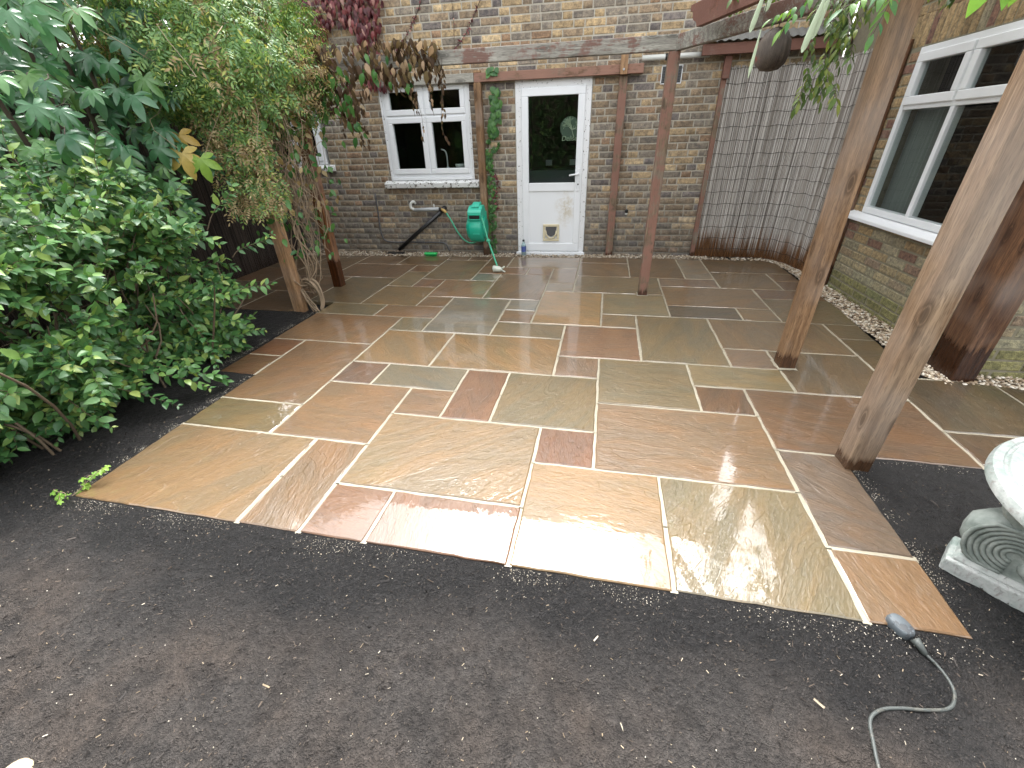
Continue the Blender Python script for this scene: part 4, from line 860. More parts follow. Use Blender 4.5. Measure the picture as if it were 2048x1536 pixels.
MB().tube(smoothpath([(-1.425, 5.60, 0.545), (-1.395, 5.56, 0.50), (-1.30, 5.405, 0.29), (-1.16, 5.17, 0.075), (-1.125, 5.09, 0.03)], 6), 0.0105, 8).build('tube', M['hose'], h2, smooth=True)
MB().lathe([(0.012, -0.022), (0.026, -0.012), (0.028, 0.0), (0.026, 0.012), (0.012, 0.022)], (-1.300, 5.405, 0.288), 14, 'z').build('stop_ball', M['hose'], h2, smooth=True)
sg = thing('spray_gun', (-1.10, 5.0, 0), 'grey-green hose spray gun lying on the wet slabs', 'spray gun')
MB().tube([(-1.128, 5.095, 0.032), (-1.118, 5.06, 0.034)], [0.020, 0.018], 12).build('connector', M['brass'], sg, smooth=True)
MB().tube([(-1.118, 5.06, 0.034), (-1.112, 5.035, 0.036)], [0.012, 0.016], 10).build('neck', M['black'], sg, smooth=True)
MB().tube([(-1.165, 5.01, 0.040), (-1.158, 5.01, 0.040), (-1.09, 5.005, 0.038), (-1.05, 5.00, 0.036), (-1.045, 5.00, 0.036)], [0.03, 0.038, 0.034, 0.020, 0.016], 16).build('body', M['chalk'], sg, smooth=True)
MB().tube([(-1.170, 5.01, 0.040), (-1.164, 5.01, 0.040)], [0.026, 0.026], 16).build('dial', M['black'], sg)
MB().tube([(-1.06, 5.00, 0.045), (-1.03, 4.985, 0.062), (-1.015, 4.98, 0.075)], [0.012, 0.010, 0.010], 8).build('handle', M['chalk'], sg, smooth=True)
MB().tube([(-1.06, 4.99, 0.03), (-1.02, 4.965, 0.022), (-1.005, 4.955, 0.02)], [0.010, 0.008, 0.008], 8).build('trigger', M['chalk'], sg, smooth=True)
# green brush block
bs = thing('scrubbing_brush', (-2.23, 5.745, 0), 'bright green plastic scrubbing brush left on the slabs near the gravel', 'brush')
MB().prism([(5.715, 0.022), (5.712, 0.042), (5.73, 0.052), (5.765, 0.052), (5.783, 0.042), (5.78, 0.022)], -2.315, -2.135, 'x').build('block', M['brush'], bs, bevel=0.006)
X = []
for i in range(260): X.append(xform((random.uniform(-2.305, -2.145), random.uniform(5.722, 5.775), 0.0005), (random.uniform(-0.1, 0.1), random.uniform(-0.1, 0.1), 1), (1, 0, 0), 1))
V, F = spread([(-0.0012, 0, 0), (0.0012, 0, 0), (0.0012, 0.023, 0), (-0.0012, 0.023, 0), (0, 0, -0.0012), (0, 0, 0.0012), (0, 0.023, 0.0012), (0, 0.023, -0.0012)], [(0, 1, 2, 3), (4, 5, 6, 7)], X)
tag(npmesh('bristles', V, F, M['brush'], bs, origin=ORG[bs.name]), kind='stuff')
# bottle by the door
bt = thing('drinks_bottle', (-0.915, 5.86, 0), 'small clear plastic bottle with a blue label standing by the door', 'bottle')
zo = -0.004
MB().lathe([(0.030, 0.0), (0.033, 0.006), (0.033, 0.055), (0.030, 0.062), (0.033, 0.07), (0.033, 0.135), (0.028, 0.155), (0.016, 0.180), (0.013, 0.196)], (-0.915, 5.86, zo), 20).build('body', M['bottle'], bt, smooth=True)
MB().lathe([(0.0338, 0.06), (0.0338, 0.13)], (-0.915, 5.86, zo), 20).build('label', M['label'], bt, smooth=False)
MB().lathe([(0.016, 0.194), (0.016, 0.214), (0.013, 0.216)], (-0.915, 5.86, zo), 16).build('cap', M['black'], bt, auto=40)
MB().lathe([(0.0302, 0.003), (0.0305, 0.045)], (-0.915, 5.86, zo), 16).build('liquid', M['darkliquid'], bt, smooth=False)
# things on the kitchen sill behind the glass
kb = thing('bowl', (-1.80, 6.12, 0.985), 'white bowl on the kitchen windowsill behind the right pane', 'bowl')
MB().lathe([(0.035, 0.0), (0.055, 0.01), (0.068, 0.05), (0.070, 0.058), (0.064, 0.058), (0.05, 0.015)], (-1.80, 6.12, 0.985 + 0.09), 20).build('body', M['china'], kb, smooth=True)
MB().box(-2.7, -1.62, 6.06, 6.23, 1.03, 1.075).build('inner_sill', M['upvc'], w1)
kt = thing('kitchen_tap', (-1.99, 6.12, 1.075), 'curved chrome kitchen tap seen through the right pane', 'tap')
MB().tube(smoothpath([(-1.97, 6.10, 1.075), (-1.97, 6.10, 1.22), (-1.99, 6.10, 1.29), (-2.04, 6.10, 1.31)], 5), 0.010, 8).build('spout', M['chrome'], kt, smooth=True)
MB().lathe([(0.022, 0), (0.022, 0.02), (0.012, 0.03)], (-1.97, 6.10, 1.075), 12).build('base', M['chrome'], kt, smooth=True)

# ------------------------------------------------------------------ reed screens
def screen(name, label, path, h, mat, n, rad, wires, hj=0.02, batten_or_shade_strip=None):
    P = [Vector((x, y, 0)) for x, y in path]; P = smoothpath(P, 8) if len(path) > 2 else P
    L = [0]
    for a, b_ in zip(P[:-1], P[1:]): L.append(L[-1] + (b_ - a).length)
    def at(s):
        i = min(max(int(np.searchsorted(L, s)) - 1, 0), len(P) - 2); t = (s - L[i]) / max(L[i + 1] - L[i], 1e-6); d = (P[i + 1] - P[i]).normalized()
        return P[i].lerp(P[i + 1], t), Vector((d.y, -d.x, 0))
    c = P[len(P) // 2]; th = thing(name, (c.x, c.y, 0), label, 'screen')
    X = []; 
    tv = []; m = 5
    for z in (0, 0.5, 1.0):
        for k in range(m): tv.append((math.cos(2 * math.pi * k / m), math.sin(2 * math.pi * k / m), z))
    tf = [(r * m + k, r * m + (k + 1) % m, (r + 1) * m + (k + 1) % m, (r + 1) * m + k) for r in range(2) for k in range(m)]
    for i in range(n):
        p, nn = at(L[-1] * (i + random.uniform(0.1, 0.9)) / n); p = p + nn * random.uniform(-0.004, 0.007); r = rad * random.uniform(0.6, 1.25)
        hh = h + random.uniform(-hj, hj); lx, ly = random.uniform(-0.006, 0.006), random.uniform(-0.003, 0.003)
        X.append(np.array([[r, 0, lx, p.x], [0, r, ly, p.y], [0, 0, hh, 0.0]]))
    V, F = spread(tv, tf, X); V[:, 0] += 0.0008 * np.sin(V[:, 2] * 9 + V[:, 1] * 70)
    tag(npmesh('canes', V, F, mat, th, smooth=True, origin=ORG[th.name]), kind='stuff')
    for z in wires:
        pts = []
        for i in range(61):
            p, nn = at(L[-1] * i / 60 * 0.999); pts.append(p + nn * (rad + 0.006) + Vector((0, 0, z + 0.006 * math.sin(i * 0.9 + z * 11))))
        MB().tube(pts, 0.0022, 4).build('wire', M['wire'], th)
    return th
rs1 = screen('reed_screen', 'silvery reed screen curving round the corner between the house and side wall', [(1.335, 5.955), (1.7, 5.953), (2.03, 5.94), (2.2, 5.875), (2.33, 5.66), (2.39, 5.35), (2.405, 5.0), (2.405, 4.79)], 2.0, M['reed'], 760, 0.0040, [0.1 + 0.135 * i for i in range(15)])
MB().box(1.285, 1.335, 5.93, 5.985, -0.03, 1.95).build('batten', M['postred'], rs1, bevel=0.004)
MB().box(2.410, 2.432, 4.765, 4.785, -0.03, 2.0).build('batten', M['postdark'], rs1, bevel=0.004)  # dark strip painting in the shadow at the screen's right end
ls = screen('reed_screen', 'dark brown brushwood screen along the left boundary behind the vine', [(-4.30, 5.97), (-4.31, 4.6), (-4.36, 3.2), (-4.42, 1.4), (-4.45, -0.5)], 1.85, M['reeddark'], 1250, 0.006, [0.25 + 0.3 * i for i in range(6)], 0.05)
for a, b_ in (((-4.345, 5.97, 0.87), (-4.405, 3.2, 0.87)), ((-4.405, 3.2, 0.87), (-4.50, -0.5, 0.87))): MB().bar(a, b_, 0.02, 1.76).build('backing_board', M['black'], ls)  # dark boards added behind the canes to shut out bright gaps

# ------------------------------------------------------------------ hanging gourd, stone table, plug, pot, stones
gd = thing('hanging_gourd', (1.0, 3.5, 1.70), 'round dark ribbed gourd hanging by a wire from the angled beam', 'gourd')
px_, py_, pz_ = 1.02, 3.48, 1.825
mb = MB(); prof = [(0.012, -0.105), (0.05, -0.098), (0.082, -0.066), (0.095, -0.015), (0.088, 0.04), (0.062, 0.085), (0.03, 0.106), (0.008, 0.112)]
vs = []; n = 30
for r, z in prof:
    for k in range(n): a = 2 * math.pi * k / n; rr = r * (1 + 0.045 * math.cos(a * 10)); vs.append((px_ + rr * math.cos(a), py_ + rr * math.sin(a), pz_ + z))
m = len(prof); mb.add(vs, [(i * n + k, i * n + (k + 1) % n, (i + 1) * n + (k + 1) % n, (i + 1) * n + k) for i in range(m - 1) for k in range(n)] + [tuple(range(n))[::-1], tuple((m - 1) * n + k for k in range(n))])
mb.build('shell', M['gourd'], gd, smooth=True)
MB().tube([(px_, py_, pz_ + 0.10), (px_ + 0.004, py_ + 0.004, pz_ + 0.125), (px_, py_ + 0.006, 1.96)], 0.003, 5).build('hanger', M['wire'], gd)

tb = thing('stone_table', (1.75, 1.08, 0), 'weathered white and green stone garden table with a scrolled pedestal', 'table')
tcx, tcy, tr_ = 1.765, 1.10, 0.465
MB().lathe([(tr_ - 0.05, 0.362), (tr_ - 0.012, 0.366), (tr_, 0.378), (tr_, 0.398), (tr_ - 0.008, 0.412), (tr_ - 0.03, 0.419), (tr_ - 0.034, 0.414), (tr_ - 0.042, 0.414), (tr_ - 0.046, 0.420), (0.01, 0.422)], (tcx, tcy, 0), 72).build('top', M['stone'], tb, auto=40)
uu, vv = Vector((0.756, -0.655, 0)), Vector((0.655, 0.756, 0))
def pedestal(c0, uu, vv, Lu=0.46, Lv=0.15):
    def W(u, v, z): p = c0 + uu * u + vv * v; return (p.x, p.y, z)
    mb = MB()
    def hexa(u0, u1, v0, v1, z0, z1, ins):
        mb.add([W(u0, v0, z0), W(u1, v0, z0), W(u1, v1, z0), W(u0, v1, z0), W(u0 + ins, v0 + ins, z1), W(u1 - ins, v0 + ins, z1), W(u1 - ins, v1 - ins, z1), W(u0 + ins, v1 - ins, z1)],
               [(3, 2, 1, 0), (4, 5, 6, 7), (0, 1, 5, 4), (1, 2, 6, 5), (2, 3, 7, 6), (3, 0, 4, 7)])
    hexa(0, Lu, 0, Lv, -0.03, 0.048, 0.0); p1 = mb.build('plinth', M['stone'], tb, bevel=0.010, seg=3)
    mb = MB(); hexa(0.014, Lu - 0.014, 0.014, Lv - 0.014, 0.0485, 0.068, 0.010); mb.build('plinth_step', M['stone'], p1, bevel=0.004)
    # scrolled shaft: outline of two lobes with a waist, thick and rounded
    out = [(0.07, 0.068), (0.02, 0.10), (-0.008, 0.15), (-0.004, 0.205), (0.03, 0.245), (0.075, 0.262), (0.05, 0.28), (0.038, 0.302), (0.05, 0.328), (0.09, 0.345), (0.12, 0.362)]
    full = out + [(Lu - u, z) for u, z in out[::-1]]; n = len(full); vs = []
    for (v, k) in ((0.030, 0.93), (0.045, 1.0), (Lv - 0.045, 1.0), (Lv - 0.030, 0.93)):
        for u, z in full: vs.append(W(Lu / 2 + (u - Lu / 2) * k, v, 0.068 + (z - 0.068) * (1 if k == 1 else 0.985)))
    mb = MB(); mb.add(vs, [tuple(range(n))[::-1], tuple(range(3 * n, 4 * n))] + [(r * n + i, r * n + (i + 1) % n, (r + 1) * n + (i + 1) % n, (r + 1) * n + i) for r in range(3) for i in range(n)])
    sh = mb.build('shaft', M['scroll'], tb, auto=45)
    for side, vq in ((0, 0.028), (1, Lv - 0.028)):
        for mir in (0, 1):
            for q in range(7):          # nested C-scroll flutes
                pts = []; rr = 0.028 + q * 0.0175
                for i in range(15):
                    a = R(-70 + 250 * i / 14); u = 0.115 + rr * 0.98 * -math.sin(a) * 0.9 + 0.012; z = 0.155 + rr * 0.88 * -math.cos(a) * -1
                    z = 0.072 if z < 0.072 else z; u = u if not mir else Lu - u
                    if u < 0.004: u = 0.004
                    if u > Lu - 0.004: u = Lu - 0.004
                    if z > 0.262: continue
                    pts.append(W(u, vq, z))
                if len(pts) > 3: MB().tube(pts, 0.0075, 6).build('flute', M['scroll'], sh, smooth=True)
    mb = MB(); c = Vector(W(Lu / 2, 0.03, 0.125)); vs = []; n = 16
    for i in range(9):
        ph = math.pi * (i / 8 - 0.5)
        for k in range(n): a = 2 * math.pi * k / n; p = c + uu * (0.085 * math.cos(ph) * math.cos(a)) + vv * (0.028 * math.sin(ph)) * -1 + Vector((0, 0, 0.052 * math.cos(ph) * math.sin(a))); vs.append(p)
    mb.add(vs, [(i * n + k, i * n + (k + 1) % n, (i + 1) * n + (k + 1) % n, (i + 1) * n + k) for i in range(8) for k in range(n)]); mb.build('boss', M['scroll'], sh, smooth=True)
pedestal(Vector((1.335, 1.245, 0)), uu, vv, 0.46, 0.16)
pedestal(Vector((2.05, 1.30, 0)), Vector((0.0, -1.0, 0)), Vector((1.0, 0, 0)), 0.46, 0.14)

pk = thing('outdoor_plug', (1.06, 0.95, -0.01), 'grey rounded rubber plug on a muddy cable lying by the front patio corner', 'plug')
def puck(c, d, L, wd, h):
    d = Vector(d).normalized(); r_ = Vector((-d.y, d.x, 0)); mb = MB(); n = 24; vs = []
    for z, k in ((0.0, 0.90), (0.006, 1.0), (h * 0.6, 1.0), (h * 0.88, 0.93), (h, 0.80)):
        for i in range(n):
            a = 2 * math.pi * i / n; e = 2.6; ca, sa = math.cos(a), math.sin(a)
            x = L / 2 * math.copysign(abs(ca) ** (2 / e), ca) * k; y = wd / 2 * math.copysign(abs(sa) ** (2 / e), sa) * k
            p = Vector(c) + d * x + r_ * y; vs.append((p.x, p.y, c[2] + z))
    mb.add(vs, [(i * n + k, i * n + (k + 1) % n, (i + 1) * n + (k + 1) % n, (i + 1) * n + k) for i in range(4) for k in range(n)] + [tuple(range(n))[::-1], tuple(4 * n + k for k in range(n))]); return mb
puck((1.062, 0.975, -0.012), (0.35, -0.94, 0), 0.076, 0.054, 0.034).build('body', M['puck'], pk, auto=50)
MB().tube([(1.077, 0.932, 0.012), (1.083, 0.915, 0.008), (1.090, 0.893, 0.0)], [0.014, 0.011, 0.007], 10).build('strain_relief', M['cable'], pk, smooth=True)
MB().tube(smoothpath([(1.088, 0.90, 0.002), (1.110, 0.855, -0.004), (1.108, 0.80, -0.004), (1.070, 0.752, -0.003), (1.005, 0.735, -0.003), (0.935, 0.728, -0.003), (0.880, 0.715, -0.003), (0.838, 0.685, -0.003), (0.818, 0.63, -0.003), (0.80, 0.56, -0.003), (0.78, 0.45, -0.004), (0.74, 0.30, -0.006)], 6), 0.0046, 8).build('cord', M['cable'], pk, smooth=True)

pt = thing('glazed_pot', (-2.86, 0.93, 0), 'blue-grey glazed pot at the left edge half hidden under the shrub', 'pot')
MB().lathe([(0.10, -0.02), (0.125, 0.0), (0.155, 0.08), (0.165, 0.16), (0.155, 0.20), (0.17, 0.215), (0.17, 0.24), (0.15, 0.24), (0.14, 0.20)], (-2.88, 0.965, 0.0), 32).build('body', M['potglaze'], pt, auto=60)
MB().lathe([(0.005, 0.20), (0.141, 0.205)], (-2.88, 0.965, 0.0), 24).build('soil_fill', M['soil'], pt)
def rock(name, c, s, mat, label, group=None):
    v, f = icos(3); n_ = np.array([mnoise.noise((x[0] * 1.3 + c[0] * 9, x[1] * 1.3 + c[1] * 7, x[2] * 1.3)) for x in v]); v = v * (1 + 0.28 * n_)[:, None] * np.array(s) + np.array(c)
    o = npmesh(name, v, f, mat, smooth=True, origin=c); tag(o, label, 'stone', group); return o
M['buff'] = m_paint('buff_sandstone', (0.42, 0.33, 0.22), 0.8, dirt=0.6)
rock('edging_stone', (-1.40, 0.185, -0.02), (0.055, 0.05, 0.03), M['buff'], 'buff stone poking out of the soil in the bottom left corner')
rock('edging_stone', (-1.27, 0.205, -0.012), (0.020, 0.016, 0.010), M['buff'], 'small pale pebble-like stone beside the buff corner stone')

# ------------------------------------------------------------------ leaves
def oval(L, W, n=5, fold=0.18, curl=0.25, tip=1.0):
    vs = []; fs = []
    for i in range(n + 1):
        t = i / n; w_ = W / 2 * (math.sin(math.pi * t ** 0.85) ** 0.8) * (1 if t < 0.55 else 1 - 0.25 * tip * (t - 0.55) / 0.45); w_ = max(w_, 0.0006)
        y = L * t; z = -curl * L * t * t
        vs += [(-w_, y, z + fold * w_), (0, y, z), (w_, y, z + fold * w_)]
    for i in range(n): a = 3 * i; fs += [(a, a + 1, a + 4, a + 3), (a + 1, a + 2, a + 5, a + 4)]
    return np.array(vs), np.array(fs)
def palmate(Rr, lobes=7, depth=0.62, span=250, droop=0.35, wl=0.30):
    """star leaf with pointed lobes; quads only (tip quads share the tip)"""
    vs = [(0, 0, 0)]; fs = []
    for k in range(lobes):
        a = R(90 - span / 2 + span * k / (lobes - 1)); q = abs(k - (lobes - 1) / 2) / ((lobes - 1) / 2); rl = Rr * (1 - 0.35 * q ** 1.5)
        da = R(span / (lobes - 1)) / 2
        def P(r, an, dz=0.0): return (r * math.cos(an), r * math.sin(an), -droop * r * r / Rr + dz)
        i0 = len(vs); rs_ = rl * (1 - depth)
        wid = wl * rl * 0.5
        sx, sy = -math.sin(a), math.cos(a)
        def Q(r, off, dz=0.0): x, y = r * math.cos(a) + sx * off, r * math.sin(a) + sy * off; return (x, y, -droop * (x * x + y * y) / Rr + dz)
        vs += [P(rs_ * 1.02, a - da), Q(rl * 0.62, -wid, 0.004), Q(rl * 0.85, -wid * 0.62), Q(rl, 0, -0.006), Q(rl * 0.85, wid * 0.62), Q(rl * 0.62, wid, 0.004), P(rs_ * 1.02, a + da), Q(rl * 0.5, 0, -0.004)]
        c = i0 + 7; fs += [(0, i0, i0 + 1, c), (c, i0 + 1, i0 + 2, i0 + 3), (c, i0 + 3, i0 + 4, i0 + 5), (0, c, i0 + 5, i0 + 6)]
    return np.array(vs), np.array(fs)
def pinnate(L, nl, ll, lw):
    vs, fs = [], []; tv, tf = oval(ll, lw, 2, 0.2, 0.25)
    for i in range(nl):
        for s_ in (-1, 1):
            y = L * (0.15 + 0.8 * i / nl); X = xform((0, y, -0.12 * y * y / L), (s_ * 0.85, 0.5, -0.15), (0, 0, 1), 1 - 0.35 * i / nl)
            v, f = spread(tv, tf, [X]); fs.append(f + sum(len(q) for q in vs)); vs.append(v)
    X = xform((0, L * 0.95, -0.12 * L), (0, 1, -0.25), (0, 0, 1), 0.9); v, f = spread(tv, tf, [X]); fs.append(f + sum(len(q) for q in vs)); vs.append(v)
    return np.concatenate(vs), np.concatenate(fs)
def tmesh(name, tv, tf, mat):
    me = D.meshes.new(name); me.from_pydata([tuple(x) for x in tv], [], [tuple(int(q) for q in f) for f in tf]); me.materials.append(mat)
    for p in me.polygons: p.use_smooth = True
    return me
def foliage(parent, X, T, tmpl, mat, keep, name='leaf', stuff='foliage', meshes=None):
    """the leaves that show largest become parts, the rest one mass"""
    sc = []
    for x in X:
        p = proj(x[:, 3]); sc.append(0 if not p or not (-20 < p[0] < 2068 and -20 < p[1] < 1556) else float(np.linalg.norm(x[:, 1])) / p[2] + (-0.02 * p[2]))
    order = list(np.argsort(sc)[::-1]); kp = [i for i in order if sc[i] > 0][:keep]; ks = set(kp)
    meshes = meshes or [tmesh(name, tv, tf, mat) for tv, tf in tmpl]
    for i in kp: place(name, meshes[T[i]], X[i], parent)
    Vs, Fs, off = [], [], 0
    for t, (tv, tf) in enumerate(tmpl):
        ii = [i for i in range(len(X)) if T[i] == t and i not in ks]
        if ii: V, F = spread(tv, tf, [X[i] for i in ii]); Vs.append(V); Fs.append(F + off); off += len(V)
    if Vs: tag(npmesh(stuff, np.concatenate(Vs), np.concatenate(Fs), mat, parent, smooth=True, origin=ORG[parent.name]), kind='stuff')
def curve(a, b_, sag=0.1, wob=0.05, n=7):
    a, b_ = Vector(a), Vector(b_); w1, w2 = rv(wob), rv(wob); out = []
    for i in range(n):
        t = i / (n - 1); p = a.lerp(b_, t) + Vector((0, 0, 1)) * sag * math.sin(math.pi * t) + w1 * math.sin(math.pi * t) + w2 * math.sin(2 * math.pi * t); out.append(p)
    return out

# ---- big shrub on the left
sh = thing('leafy_shrub', (-3.15, 1.9, 0), 'large green oval-leaved shrub spilling over the left edge of the patio', 'shrub')
SHC, SHR = Vector((-3.30, 1.96, 0.62)), Vector((0.80, 1.02, 0.76))
LT = [oval(0.078, 0.041, 5, 0.25, 0.2), oval(0.068, 0.039, 5, 0.12, 0.35), oval(0.084, 0.042, 5, 0.3, 0.1), oval(0.058, 0.035, 5, 0.2, 0.3)]
X, T = [], []; tw = MB()
def twig(path, r0, leaves_from, step, size=1.0, up=0.35):
    tw.tube(path, [r0 * (1 - 0.75 * i / (len(path) - 1)) for i in range(len(path))], 4, False)
    Lc = 0; acc = random.uniform(0, step); side = random.uniform(0, 6.28); n = len(path)
    for i in range(n - 1):
        a, b_ = path[i], path[i + 1]; sl_ = (b_ - a).length; d = (b_ - a).normalized()
        while acc < sl_:
            t = (i + acc / sl_) / (n - 1)
            if t > leaves_from:
                p = a + d * acc; side += 1.57 + random.uniform(-0.3, 0.3); o1 = d.orthogonal().normalized(); o2 = d.cross(o1)
                for k in (0, 1):
                    ax = (o1 * math.cos(side + k * math.pi) + o2 * math.sin(side + k * math.pi)) * 0.85 + d * 0.55 + Vector((0, 0, 0.05)) + rv(0.15)
                    nm = Vector((0.30, -0.35, 1.0)) + rv(0.45)
                    X.append(xform(p, ax, nm, size * random.uniform(0.65, 1.15) * (1 - 0.45 * max(0, t - 0.8) / 0.2))); T.append(random.randrange(4))
            acc += step
        acc -= sl_
for i in range(400):
    th_, ph_ = random.uniform(0, 2 * math.pi), math.asin(random.uniform(-0.8, 1)); e = 0.72
    dv = Vector((math.cos(ph_) * math.cos(th_), math.cos(ph_) * math.sin(th_), math.sin(ph_)))
    if dv.x < -0.45 and random.random() < 0.7: continue
    tip = SHC + Vector((SHR.x * math.copysign(abs(dv.x) ** e, dv.x), SHR.y * math.copysign(abs(dv.y) ** e, dv.y), SHR.z * math.copysign(abs(dv.z) ** e, dv.z))) * random.uniform(0.82, 1.06)
    tip.z = max(tip.z, 0.06)
    if tip.x > -2.42 and tip.z < 0.5: tip.x = -2.45 + random.uniform(-0.1, 0.1)
    base = SHC + Vector((random.uniform(-0.3, 0.25), random.uniform(-0.5, 0.5), -0.55)); mid = base.lerp(tip, 0.5) + Vector((0, 0, 0.12))
    st0 = mid.lerp(tip, random.uniform(-0.1, 0.3))
    pa_ = curve(st0, tip, 0.05, 0.05, 6)
    twig(pa_, 0.0035, 0.15, 0.031, 1.0)
    for q in range(2):
        a = pa_[random.randrange(2, 5)]; tp_ = a + (tip - SHC).normalized() * random.uniform(0.06, 0.16) + rv(0.12); twig(curve(a, tp_, 0.02, 0.02, 4), 0.002, 0.1, 0.024, 0.92)
# tall upright shoots and low whips reaching over the slabs
for (a, b_) in [((-3.02, 2.02, 1.1), (-3.02, 2.05, 1.58)), ((-2.92, 2.25, 1.15), (-2.82, 2.32, 1.48)), ((-2.7, 2.7, 0.9), (-2.52, 2.86, 1.18)), ((-2.62, 2.75, 0.7), (-2.36, 2.92, 0.84)), ((-2.62, 2.6, 0.45), (-2.36, 2.78, 0.50)), ((-2.75, 1.75, 0.35), (-2.37, 1.95, 0.05)), ((-2.8, 1.6, 0.3), (-2.42, 1.75, 0.04)), ((-2.8, 1.4, 0.35), (-2.48, 1.42, 0.12)), ((-2.75, 2.3, 0.5), (-2.45, 2.12, 0.12)), ((-3.1, 1.55, 1.0), (-3.0, 1.55, 1.32)), ((-2.75, 2.5, 1.0), (-2.62, 2.62, 1.25)), ((-3.25, 1.3, 0.9), (-3.2, 1.2, 1.2))]:
    twig(curve(a, b_, 0.02, 0.02, 7), 0.004, 0.2, 0.034, 0.95)
for i in range(90):
    a = Vector((random.uniform(-3.2, -2.72), random.uniform(1.12, 2.5), random.uniform(0.12, 0.55))); twig(curve(a, a + Vector((random.uniform(0.0, 0.2), random.uniform(-0.2, 0.1), random.uniform(-0.16, 0.06))), 0.02, 0.03, 5), 0.002, 0.05, 0.027, 0.95)
for i in range(46):
    b0 = Vector((random.uniform(-3.6, -2.75), random.uniform(1.2, 2.7), 0.0)); tw.tube(curve(b0, b0 + Vector((random.uniform(-0.2, 0.45), random.uniform(-0.4, 0.4), random.uniform(0.35, 0.8))), 0.03, 0.05, 6), [0.008, 0.0075, 0.007, 0.006, 0.005, 0.003], 5, False)
foliage(sh, X, T, LT, M['shrubleaf'], 300)
tag(tw.build('stems', M['twig'], sh, smooth=True, origin=ORG[sh.name]), kind='stuff')
NSHRUB = len(X)

# ---- palmate-leaved shrub behind it
pl = thing('palmate_shrub', (-3.6, 2.7, 0), 'glossy dark green shrub with big star-shaped leaves in the top left corner', 'shrub')
PT = [palmate(0.132, 7, 0.58, 250, 0.5, 0.37), palmate(0.12, 7, 0.62, 240, 0.65, 0.34), palmate(0.145, 5, 0.55, 220, 0.55, 0.46)]
X, T = [], []; tw = MB()
for i in range(430):
    p = Vector((random.uniform(-4.2, -2.98), random.uniform(2.15, 3.35), random.uniform(1.0, 2.6)))
    if p.x - 0.45 * (p.z - 1.3) > -3.0 + (0.05 if p.y > 2.8 else -0.1) and p.z < 1.9: p.x -= 0.3
    outw = Vector((0.55, -0.62, 0.0)) + rv(0.5); ax = Vector((outw.x * 0.6, outw.y * 0.6, -0.75)) + rv(0.35); nm = outw + Vector((0, 0, 0.75)) + rv(0.3)
    X.append(xform(p, ax, nm, random.uniform(0.6, 1.08))); T.append(random.randrange(3))
    if i % 3 == 0: tw.tube(curve(p, p - outw * 0.25 + Vector((0, 0, -0.05)), 0.04, 0.02, 5), 0.003, 4, False)
for i in range(7):
    b0 = Vector((random.uniform(-4.0, -3.4), random.uniform(2.4, 3.1), 0)); tw.tube(curve(b0, b0 + Vector((random.uniform(-0.1, 0.4), random.uniform(-0.3, 0.3), 2.2)), 0.0, 0.1, 8), [0.025, 0.023, 0.02, 0.018, 0.016, 0.014, 0.012, 0.008], 7, False)
foliage(pl, X, T, PT, M['palmleaf'], 240)
tag(tw.build('stems', M['twigdark'], pl, smooth=True, origin=ORG[pl.name]), kind='stuff')
for (p, s_, m_) in [((-3.02, 3.05, 1.38), 1.15, 'yellowleaf'), ((-3.06, 3.12, 1.50), 1.0, 'yellowleaf'), ((-2.93, 3.10, 1.34), 1.05, 'limeleaf'), ((-3.1, 2.95, 1.42), 0.9, 'palmleaf')]:
    me = tmesh('leaf', *PT[2], M[m_]); o = place('leaf', me, xform(p, (0.25, -0.2, -0.95), (0.45, -0.75, 0.35), s_), pl); tag(o, {'yellowleaf': 'yellowed star leaf', 'limeleaf': 'bright lime star leaf'}.get(m_))

# ---- fine-leaved climber heaped over the left end of the pergola
vn = thing('climbing_vine', (-2.95, 3.9, 0), 'heaped fine-leaved green climber with dry straw tips on the left end of the pergola', 'climber')
ST = [pinnate(0.095, 3, 0.042, 0.016), pinnate(0.08, 2, 0.042, 0.0175), pinnate(0.115, 4, 0.040, 0.015)]
def vinepoint():
    while True:
        p = Vector((random.uniform(-4.1, -2.2), random.uniform(2.95, 4.75), random.uniform(1.35, 2.95)))
        d = Vector(((p.x + 3.1) / 0.90, (p.y - 3.9) / 0.95, (p.z - 2.15) / 0.72)); r = d.length + 0.22 * mnoise.noise((p.x * 3, p.y * 3, p.z * 3))
        if r > 1.0: continue
        if r < 0.62 and random.random() < 0.85: continue
        if p.z < 1.62 and (p.y < 3.7) and random.random() < 0.85: continue
        if p.z > 1.95 and p.x + 0.5 * (p.z - 1.95) > -2.33: continue
        return p, d
X, T = [], []; Xd, Td = [], []
for i in range(9500):
    p, d = vinepoint(); ax = Vector((d.x * 0.5, d.y * 0.5, -0.35)) + rv(0.8); nm = d + Vector((0, 0, 0.5)) + rv(0.5)
    x = xform(p, ax, nm, random.uniform(0.65, 1.25))
    dry = mnoise.noise((p.x * 2.2 + 7, p.y * 2.2, p.z * 2.2)) > 0.12 and random.random() < 0.55
    (Xd if dry else X).append(x); (Td if dry else T).append(random.randrange(3))
for i in range(900):
    z = 1.75 - 0.85 * random.random() ** 1.6; p = Vector((random.uniform(-3.1, -2.62) + 0.06 * (1.75 - z), random.uniform(3.30, 3.56), z)); x = xform(p, Vector((0.2, -0.3, -0.8)) + rv(0.7), Vector((0.4, -0.8, 0.4)) + rv(0.5), random.uniform(0.6, 1.1))
    dry = random.random() < 0.45; (Xd if dry else X).append(x); (Td if dry else T).append(random.randrange(3))
foliage(vn, X, T, ST, M['vineleaf'], 0); foliage(vn, Xd, Td, ST, M['strawleaf'], 0, stuff='dry_foliage')
tw = MB()
for i in range(130):
    p, d = vinepoint(); p2 = p + rv(0.45); tw.tube(curve(p, p2, -0.03, 0.06, 6), 0.0022, 3, False)
